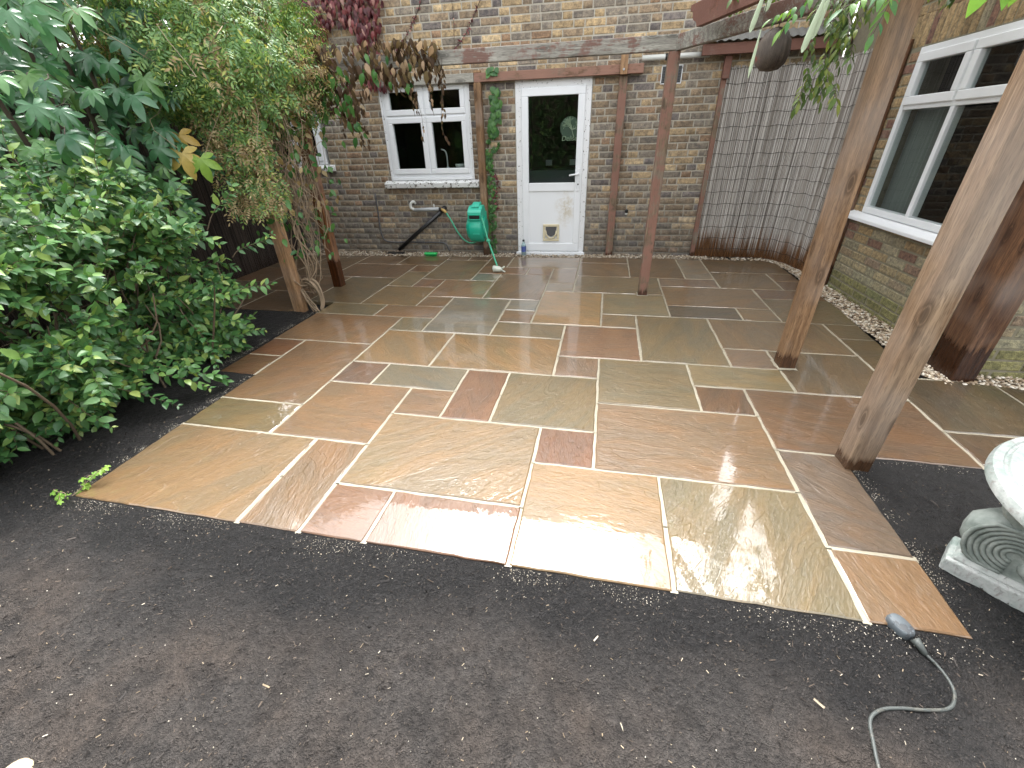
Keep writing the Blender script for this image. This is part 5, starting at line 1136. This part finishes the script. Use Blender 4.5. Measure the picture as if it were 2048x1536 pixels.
# bare stems hanging in a curtain between the two posts and twisted at the foot
for i in range(85):
    a = Vector((random.uniform(-2.95, -2.55), random.uniform(3.5, 4.35), random.uniform(1.35, 1.85))); b_ = Vector((random.uniform(-2.92, -2.58), random.uniform(3.55, 4.1), random.uniform(0.45, 1.1)))
    tw.tube(curve(a, b_, random.uniform(-0.12, 0.12), 0.12, 8), random.uniform(0.0018, 0.004), 4, False)
for i in range(16):
    a = Vector((random.uniform(-2.85, -2.62), random.uniform(3.6, 3.95), random.uniform(0.6, 1.2))); b_ = Vector((random.uniform(-2.76, -2.66), random.uniform(3.62, 3.74), random.uniform(0.12, 0.26)))
    tw.tube(curve(a, b_, -0.05, 0.08, 8), random.uniform(0.003, 0.006), 5, False)
for i in range(13):
    o = rv(0.02); pts = smoothpath([Vector((-2.80, 3.66, 0.20)) + o, Vector((-2.74, 3.64, 0.265)) + o, Vector((-2.66, 3.63, 0.24)) + o + rv(0.015), Vector((-2.605, 3.625, 0.15)) + o + rv(0.012), Vector((-2.60, 3.62, 0.05)) + o * 0.6, Vector((-2.615, 3.60, -0.02)) + o * 0.4], 4); tw.tube(pts, random.uniform(0.005, 0.010), 6, False)
for i in range(5):
    tw.tube(curve((-2.80 + random.uniform(-0.02, 0.02), 3.62, 0.18), (-2.62 + random.uniform(-0.05, 0.05), 3.56 + random.uniform(-0.03, 0.03), -0.02), -0.02, 0.02, 5), 0.006, 5, False)
tag(tw.build('stems', M['twigpale'], vn, smooth=True, origin=ORG[vn.name]), kind='stuff')
X, T = [], []
for i in range(150):
    p = Vector((random.uniform(-2.95, -2.5), random.uniform(3.45, 4.3), random.uniform(0.45, 1.6))); X.append(xform(p, Vector((0, 0, -0.6)) + rv(0.7), Vector((0.4, -0.8, 0.4)) + rv(0.4), random.uniform(0.7, 1.2))); T.append(random.randrange(4))
foliage(vn, X, T, LT, M['ivyleaf'], 0, stuff='hanging_leaves')
X, T = [], []
for i in range(160):
    p = Vector((random.uniform(-3.0, -2.5), random.uniform(3.4, 4.2), random.uniform(0.9, 1.75))); X.append(xform(p, Vector((0, 0, -0.9)) + rv(0.6), Vector((0.4, -0.8, 0.2)) + rv(0.5), random.uniform(0.7, 1.1))); T.append(random.randrange(4))
foliage(vn, X, T, LT, M['strawleaf'], 0, stuff='dead_leaves')

# ---- red creeper on the wall and its dead fringe along the beam
rc = thing('red_creeper', (-2.9, 5.95, 1.9), 'crimson creeper climbing the upper brick wall above the kitchen window', 'creeper')
CT = [oval(0.105, 0.058, 5, 0.15, 0.35), oval(0.085, 0.05, 5, 0.3, 0.5), oval(0.12, 0.06, 5, 0.1, 0.25)]
X, T = [], []; tw = MB()
def wallleaf(x, z, s_=1.0, off=0.06):
    X.append(xform((x, 5.97 - random.uniform(0.01, off), z), Vector((random.uniform(-0.5, 0.5), -0.25, -0.85)), Vector((random.uniform(-0.4, 0.4), -0.9, 0.35)), s_ * random.uniform(0.6, 1.15))); T.append(random.randrange(3))
for i in range(1700):
    z = random.uniform(2.0, 3.3); t = (z - 2.12) / 0.9; x0, x1 = -3.2 - 0.6 * min(t, 1), -2.52 + 0.06 * math.sin(z * 9)
    x = random.uniform(x0, x1)
    if mnoise.noise((x * 3.1, z * 3.1, 4.2)) < -0.22: continue
    wallleaf(x, z, 0.70, 0.14)
def strand(P, n, s_, r=0.004):
    pts = smoothpath(P, 6); tw.tube(pts, r, 4, False)
    for i in range(n):
        p = pts[int(random.random() * (len(pts) - 1))]; X.append(xform(p + rv(0.012), Vector((random.uniform(-0.7, 0.7), -0.3, random.uniform(-0.7, 0.3))), Vector((0, -1, 0.3)) + rv(0.4), s_ * random.uniform(0.7, 1.2))); T.append(random.randrange(3))
strand([(-2.50, 5.96, 2.33), (-2.30, 5.97, 2.46), (-2.12, 5.97, 2.68), (-1.95, 5.97, 2.95), (-1.85, 5.97, 3.15)], 60, 0.34)
strand([(-1.78, 5.96, 2.28), (-1.60, 5.97, 2.42), (-1.45, 5.97, 2.62), (-1.30, 5.97, 2.88), (-1.25, 5.97, 3.1)], 70, 0.30)
strand([(-1.72, 5.97, 2.3), (-1.70, 5.975, 2.6), (-1.72, 5.975, 2.95)], 10, 0.2, 0.0025)
strand([(-1.285, 5.965, 1.01), (-1.27, 5.965, 0.90), (-1.30, 5.965, 0.72), (-1.29, 5.965, 0.55)], 46, 0.30, 0.003)
foliage(rc, X, T, CT, M['redleaf'], 300); tag(tw.build('stems', M['twigdark'], rc, smooth=True, origin=ORG[rc.name]), kind='stuff')
dl = thing('dead_creeper', (-1.9, 4.25, 1.6), 'brown withered creeper leaves hanging off the beam in front of the kitchen window', 'creeper')
X, T = [], []; tw = MB()
for i in range(680):
    x = random.uniform(-2.62, -1.36); low = 0.34 * math.exp(-((x + 2.28) / 0.22) ** 2) + 0.16 + 0.10 * mnoise.noise((x * 6, 2.2, 1)); z = 2.12 - (random.random() ** 1.25) * (0.12 + low) + (0.03 if x < -1.5 else 0)
    X.append(xform((x, 4.24 + random.uniform(-0.10, 0.08), z), Vector((random.uniform(-0.35, 0.35), random.uniform(-0.3, 0.2), -0.95)), Vector((random.uniform(-1.2, 1.2), -0.6, 0.1)), random.uniform(0.40, 0.85))); T.append(random.randrange(3))
for (x, z0, z1, n) in [(-1.62, 2.0, 1.42, 20), (-1.66, 2.0, 1.60, 14), (-1.37, 2.0, 1.40, 16), (-1.33, 2.0, 1.66, 12), (-2.2, 1.8, 1.35, 22), (-2.12, 1.8, 1.38, 16), (-2.32, 1.8, 1.45, 14), (-1.45, 2.0, 1.6, 12)]:
    pts = curve((x, 4.22, z0), (x + random.uniform(-0.03, 0.06), 4.22, z1), 0, 0.02, 8); tw.tube(pts, 0.002, 3, False)
    for i in range(n): p = pts[random.randrange(8)].lerp(pts[random.randrange(8)], 0.5); X.append(xform(p + rv(0.015), Vector((random.uniform(-0.5, 0.5), 0, -0.9)), Vector((random.uniform(-0.6, 0.6), -0.8, 0)), random.uniform(0.25, 0.5))); T.append(random.randrange(3))
foliage(dl, X, T, CT, M['deadleaf'], 300); tag(tw.build('stems', M['twigdark'], dl, smooth=True, origin=ORG[dl.name]), kind='stuff')
X, T = [], []
for i in range(46):
    x = random.uniform(-2.62, -2.05) if i < 34 else random.uniform(-2.05, -1.5); z = random.uniform(1.38, 2.05) if i < 34 else random.uniform(1.85, 2.08)
    X.append(xform((x, 4.16 + random.uniform(-0.05, 0.08), z), Vector((random.uniform(-0.5, 0.5), -0.2, -0.85)), Vector((random.uniform(-0.4, 0.4), -0.9, 0.45)), random.uniform(0.6, 1.0))); T.append(random.randrange(3))
foliage(dl, X, T, CT, M['ivyleaf'], 60, stuff='green_leaves')
# ---- ivy beside the brown wall post
iv = thing('ivy', (-1.32, 5.96, 0), 'narrow green ivy climbing the wall between the hose-reel post and the door', 'ivy')
IT = [palmate(0.034, 5, 0.35, 230, 0.3, 0.75), oval(0.055, 0.042, 4, 0.15, 0.2)]
X, T = [], []; tw = MB(); pth = smoothpath([(-1.375, 5.965, 0.0), (-1.36, 5.965, 0.4), (-1.35, 5.965, 0.8), (-1.36, 5.965, 1.1), (-1.38, 5.965, 1.3), (-1.31, 5.965, 1.48), (-1.25, 5.965, 1.7), (-1.245, 5.965, 1.98)], 10); tw.tube(pth, 0.004, 4, False)
for i in range(250):
    q = random.random(); p = pth[int(q * (len(pth) - 1))]; sc = 1.5 if p.z > 1.5 else 0.9
    if 0.55 < q < 0.68 and random.random() < 0.6: continue
    X.append(xform(p + Vector((random.uniform(-0.05, 0.05), -random.uniform(0, 0.03), random.uniform(-0.03, 0.03))), Vector((random.uniform(-0.6, 0.6), -0.2, -0.8)), Vector((random.uniform(-0.3, 0.3), -1, 0.4)), sc * random.uniform(0.7, 1.2))); T.append(1 if p.z > 1.45 else random.randrange(2))
for i in range(14): X.append(xform((-1.33 + 0.11 * i / 14, 5.95, 1.25 + 0.10 * i / 14 + random.uniform(-0.02, 0.02)), Vector((random.uniform(-0.3, 0.6), -0.3, random.uniform(-0.5, 0.5))), (0, -1, 0.4), 0.9)); T.append(0)
for i in range(8): X.append(xform((-1.255 + random.uniform(-0.04, 0.04), 5.90, 2.10 + random.uniform(-0.03, 0.03)), Vector((random.uniform(-0.8, 0.8), -0.3, -0.4)), (0, -1, 0.5), 1.4)); T.append(1)
foliage(iv, X, T, IT, M['ivyleaf'], 290); tag(tw.build('stems', M['twigdark'], iv, smooth=True, origin=ORG[iv.name]), kind='stuff')

# ---- wisteria over the right half of the pergola
ws = thing('wisteria', (1.3, 2.3, 2.1), 'wisteria canopy trailing olive leaves and pale pods over the right side of the pergola', 'climber')
WT = [oval(0.07, 0.026, 4, 0.2, 0.25), oval(0.06, 0.024, 4, 0.1, 0.4)]
X, T = [], []; tw = MB()
def wleaf(p, d, n, s_):
    d = d.normalized(); o1 = d.cross(Vector((0, 0, 1))); o1 = o1.normalized() if o1.length > 0.05 else Vector((1, 0, 0))
    tw.tube([p, p + d * 0.045 * n * s_], 0.0013, 3, False)
    for i in range(n):
        for q in (-1, 1): X.append(xform(p + d * (0.012 + 0.042 * i) * s_, o1 * q + d * 0.7 + Vector((0, 0, -0.35)) + rv(0.15), Vector((0, -0.3, 1)) + rv(0.3), s_ * random.uniform(0.8, 1.1))); T.append(random.randrange(2))
    X.append(xform(p + d * 0.045 * n * s_, d + Vector((0, 0, -0.2)), Vector((0, -0.3, 1)), s_)); T.append(0)
for i in range(430):      # canopy above the beams
    p = Vector((random.uniform(0.55, 2.5), random.uniform(1.0, 4.3), random.uniform(2.15, 2.6)))
    if p.x < 0.55 + 0.53 * (4.3 - p.y) * 0.9 - 0.25: continue
    wleaf(p, Vector((random.uniform(-1, 1), random.uniform(-1, 1), random.uniform(-0.6, 0.1))), 4, random.uniform(0.8, 1.1))
nc = len(X); 
for i in range(46):       # the cascade left of the middle post
    p = Vector((random.uniform(1.10, 1.30), random.uniform(2.92, 3.15), 0)); p.z = random.uniform(1.60, 1.99); p.x += (1.99 - p.z) * -0.12
    wleaf(p, Vector((random.uniform(-0.6, 0.4), random.uniform(-0.7, 0.1), random.uniform(-1.1, -0.5))), 3, random.uniform(0.55, 0.9))
foliage(ws, X, T, WT, M['wistleaf'], 300)
X, T = [], []
wleaf(Vector((1.02, 3.05, 1.99)), Vector((-0.55, -0.1, -0.65)), 4, 1.0); wleaf(Vector((0.98, 3.1, 1.96)), Vector((-0.75, 0.0, -0.3)), 3, 0.9); wleaf(Vector((1.22, 2.75, 1.94)), Vector((-0.7, -0.2, -0.3)), 4, 1.1); wleaf(Vector((1.19, 2.72, 1.97)), Vector((-0.2, -0.5, -0.3)), 4, 1.1); wleaf(Vector((1.24, 2.7, 1.93)), Vector((-0.3, -0.2, -0.9)), 4, 1.0)
for i in range(3): X.append(xform((1.13 + 0.05 * i, 1.93, 1.78 + 0.01 * i), Vector((random.uniform(-0.3, 0.3), -0.1, -0.9)), (0, -0.9, 0.4), 1.3, 2.0)); T.append(0)
foliage(ws, X, T, WT, M['wistlow'], 60, stuff='low_leaves')
for (p, L, s_) in [((0.665, 2.55, 1.93), 0.15, 0.8), ((0.70, 2.56, 1.93), 0.08, 0.75), ((0.875, 2.45, 1.885), 0.20, 0.95), ((0.895, 2.46, 1.885), 0.155, 0.85)]:
    tw.tube([Vector(p) + Vector((0.01, 0, 0.3)), Vector(p) + Vector((0.0, 0, 0.1)), Vector(p)], 0.0025, 4, False)
    mb = MB(); n = 12; vs = []; q = [(0.0, 0.003), (0.08, 0.006), (0.3, 0.010), (0.5, 0.0125), (0.75, 0.0145), (0.92, 0.012), (1.0, 0.003)]
    for t, r in q:
        for k in range(n): a = 2 * math.pi * k / n; vs.append((p[0] + r * s_ * math.cos(a) - 0.04 * t * L / 0.2, p[1] + r * s_ * 0.45 * math.sin(a), p[2] - L * t))
    mb.add(vs, [(i * n + k, i * n + (k + 1) % n, (i + 1) * n + (k + 1) % n, (i + 1) * n + k) for i in range(len(q) - 1) for k in range(n)] + [tuple(range(n)), tuple((len(q) - 1) * n + k for k in range(n))[::-1]]); mb.build('seed_pod', M['pod'], ws, smooth=True)
p = Vector((0.73, 2.55, 1.73))
mb = MB(); vs = []; n = 8
for t, r in [(0, 0.002), (0.15, 0.003), (0.4, 0.006), (0.8, 0.0075), (1, 0.002)]:
    for k in range(n): a = 2 * math.pi * k / n; vs.append((0.665 + r * math.cos(a) - 0.012 * t, 2.5 + r * 0.5 * math.sin(a), 1.78 - 0.17 * t))
mb.add(vs, [(i * n + k, i * n + (k + 1) % n, (i + 1) * n + (k + 1) % n, (i + 1) * n + k) for i in range(4) for k in range(n)]); mb.build('seed_pod', M['pod'], ws, smooth=True); tw.tube([(0.668, 2.5, 2.2), (0.665, 2.5, 1.78)], 0.0018, 4, False)
for i in range(22): a = Vector((random.uniform(0.7, 2.2), random.uniform(1.3, 4.0), 2.2)); tw.tube(curve(a, a + Vector((random.uniform(-0.8, 0.8), random.uniform(-0.8, 0.8), random.uniform(-0.05, 0.25))), 0.05, 0.1, 7), random.uniform(0.003, 0.009), 5, False)
tag(tw.build('stems', M['twigdark'], ws, smooth=True, origin=ORG[ws.name]), kind='stuff')

# ---- little weed at the slab corner
wd_ = thing('small_weed', (-2.33, 1.06, 0), 'small ivy-like weed at the near left corner of the patio', 'weed')
X, T = [], []; tw = MB()
for k, (a, b_) in enumerate([((-2.36, 1.05, -0.01), (-2.26, 1.17, 0.08)), ((-2.36, 1.05, -0.01), (-2.30, 1.16, 0.05)), ((-2.38, 1.04, -0.01), (-2.33, 1.0, 0.02)), ((-2.38, 1.04, -0.01), (-2.45, 1.06, 0.02))]):
    pts = curve(a, b_, 0.01, 0.01, 6); tw.tube(pts, 0.0016, 4, False)
    for i in range(5): X.append(xform(pts[1 + i] + rv(0.008), Vector((random.uniform(-0.7, 0.7), random.uniform(-0.7, 0.3), -0.1)), Vector((0, -0.4, 1)) + rv(0.3), random.uniform(0.5, 0.85))); T.append(0)
foliage(wd_, X, T, IT, M['limeleaf'], 30); tag(tw.build('stems', M['twigpale'], wd_, smooth=True, origin=ORG[wd_.name]), kind='stuff')

# ---- hedge at the far end of the garden behind the camera (it shows in the panes)
hg = thing('garden_hedge', (0, -7, 0), 'tall dark garden hedge mirrored in the door glass', 'hedge')
X, T = [], []
for i in range(7000):
    x = random.uniform(-9, 8); z = random.uniform(0.0, 3.6) * (1 + 0.15 * math.sin(x * 1.3)); y = -6.8 + 0.5 * math.sin(x * 2.1) + 0.3 * mnoise.noise((x, z, 0)) - random.uniform(0, 0.5)
    X.append(xform((x, y, z), Vector((random.uniform(-1, 1), random.uniform(0, 1), -0.6)), Vector((0, 1, 0.4)) + rv(0.5), random.uniform(2.2, 4.0))); T.append(random.randrange(4))
foliage(hg, X, T, [oval(0.06, 0.034, 2), oval(0.05, 0.03, 2), oval(0.065, 0.034, 2), oval(0.05, 0.03, 2)], M['hedgeleaf'], 0)
MB().box(-9, 8, -7.9, -7.5, 0, 3.2).build('branches', M['twigdark'], hg)  # solid dark box added behind the leaves, closing sky gaps in the panes

# ---- backdrop trees added beyond the left screen to block white sky gaps
for q, (nx, ny, nz, rx, ry, rz, lab) in enumerate([(-5.9, 4.6, 2.9, 1.2, 1.5, 1.9, 'dark bushy tree beyond the screen, behind the vine'), (-6.3, 1.6, 2.7, 1.4, 1.8, 2.1, 'dark bushy tree beyond the screen, behind the star-leaved shrub')]):
    tr_o = thing('garden_tree', (nx, ny, 0), lab, 'tree', 'trees over the left boundary')
    X, T = [], []
    for i in range(3600):
        d = rv(); 
        while d.length > 1 or d.length < 0.5: d = rv()
        if random.random() > d.length: continue
        p = Vector((nx + d.x * rx, ny + d.y * ry, nz + d.z * rz)); X.append(xform(p, d + Vector((0, 0, -0.8)) + rv(0.6), d + Vector((0, 0, 0.6)) + rv(0.5), random.uniform(1.0, 1.9))); T.append(random.randrange(3))
    foliage(tr_o, X, T, [oval(0.10, 0.06, 2), oval(0.09, 0.05, 2), oval(0.11, 0.06, 2)], M['hedgeleaf'], 0, stuff='crown')
    tk = MB(); tk.tube(curve((nx, ny, -0.05), (nx + 0.1, ny, nz), 0, 0.1, 7), [0.10, 0.09, 0.085, 0.08, 0.07, 0.06, 0.04], 9)
    for k in range(7): e_v = Vector((nx, ny, nz)) + Vector((random.uniform(-0.7, 0.7) * rx, random.uniform(-0.7, 0.7) * ry, random.uniform(-0.2, 0.7) * rz)); tk.tube(curve((nx, ny, nz * random.uniform(0.5, 0.95)), e_v, 0.05, 0.1, 5), [0.045, 0.04, 0.03, 0.02, 0.01], 6, False)
    tk.build('trunk', M['twigdark'], tr_o, smooth=True)

# ------------------------------------------------------------------ litter on the soil
def soilz(x, y):
    i = min(max(int(np.searchsorted(gx, x)) - 1, 0), len(gx) - 2); k = min(max(int(np.searchsorted(gy, y)) - 1, 0), len(gy) - 2); return float(Z[i, k])
X = []
while len(X) < 15000:
    y = 0.12 + 1.6 * random.random() ** 1.5; x = random.uniform(-3.0, 2.6)
    if in_patio(x, y, 0.004): continue
    L = random.uniform(0.003, 0.011) * (1.0 if random.random() < 0.94 else random.uniform(1.5, 3.2)); ax = Vector((random.uniform(-1, 1), random.uniform(-1, 1), random.uniform(-0.3, 0.4)))
    X.append(xform((x, y, soilz(x, y) + random.uniform(0, 0.003)), ax, Vector((0, 0, 1)) + rv(0.6), L, random.uniform(0.0012, 0.0032)))
V, F = spread([(-0.5, 0, 0), (0.5, 0, 0), (0.4, 1, 0.1), (-0.4, 1, 0.1), (0, 0.0, 0.22), (0, 1, 0.28)], [(0, 1, 2, 3), (0, 4, 5, 3), (1, 2, 5, 4)], X)
tag(npmesh('compost_litter', V, F, M['chip']), 'dark bark and fibre crumbs scattered over the compost', 'compost', kind='stuff')
X = []
while len(X) < 5200:
    y = 0.12 + 1.5 * random.random() ** 1.4; x = random.uniform(-2.9, 2.5)
    if in_patio(x, y, 0.012): continue
    s_ = random.uniform(0.0014, 0.0040) * (1 if random.random() < 0.97 else 2.0); A = np.array(Matrix.Rotation(random.uniform(0, 6.28), 3, 'Z')) @ np.diag([s_, s_ * random.uniform(0.6, 1), s_ * random.uniform(0.45, 0.7)])
    X.append(np.concatenate([A, [[x], [y], [soilz(x, y) + 0.0015]]], 1))
V, F = spread(*icos(1), X); tag(npmesh('soil_crumbs', V, F, M['crumb'], smooth=True), 'small dark clods of compost lying on the bare ground', 'compost', kind='stuff')
X = []; tv = np.array([(1, 0, -0.5), (-0.5, 0.87, -0.5), (-0.5, -0.87, -0.5), (0.1, 0, 0.8)]); tf = np.array([(0, 1, 3), (1, 2, 3), (2, 0, 3)])
def grit_along(a, b_, n, spread_):
    a, b_ = np.array(a), np.array(b_)
    d = (b_ - a) / np.linalg.norm(b_ - a); nn = np.array([d[1], -d[0]])
    for i in range(n):
        t = random.random()
        if mnoise.noise((a[0] + t * 9, b_[1] + t * 9, 3)) < random.uniform(-0.3, 0.5): continue
        p = a + (b_ - a) * t + nn * abs(random.gauss(0, spread_)); x, y = p
        if in_patio(x, y, 0.0): continue
        s_ = random.uniform(0.0008, 0.0028); X.append(xform((x, y, soilz(x, y) + 0.002), rv(), rv(), s_))
grit_along(grid(-8, 0), grid(4, 0), 4200, 0.045); grit_along(grid(-8, 3), grid(-8, 0), 1500, 0.03); grit_along(grid(-9, 9), grid(-9, 4), 1600, 0.035); grit_along(grid(-8, 4), grid(-8, 3), 400, 0.05)
grit_along(grid(4, 0), grid(4, 3), 900, 0.03); grit_along(grid(4, 3), grid(8, 3), 400, 0.03)
for i in range(420):
    y = 0.15 + 1.2 * random.random() ** 1.3; x = random.uniform(-2.6, 2.0)
    if not in_patio(x, y, 0.01): X.append(xform((x, y, soilz(x, y) + 0.003), rv(), rv(), random.uniform(0.0012, 0.0030)))
V, F = spread(tv, tf, X); tag(npmesh('mortar_grit', V, F, M['grit']), 'pale mortar crumbs along the soil at the patio edge', 'grit', kind='stuff')
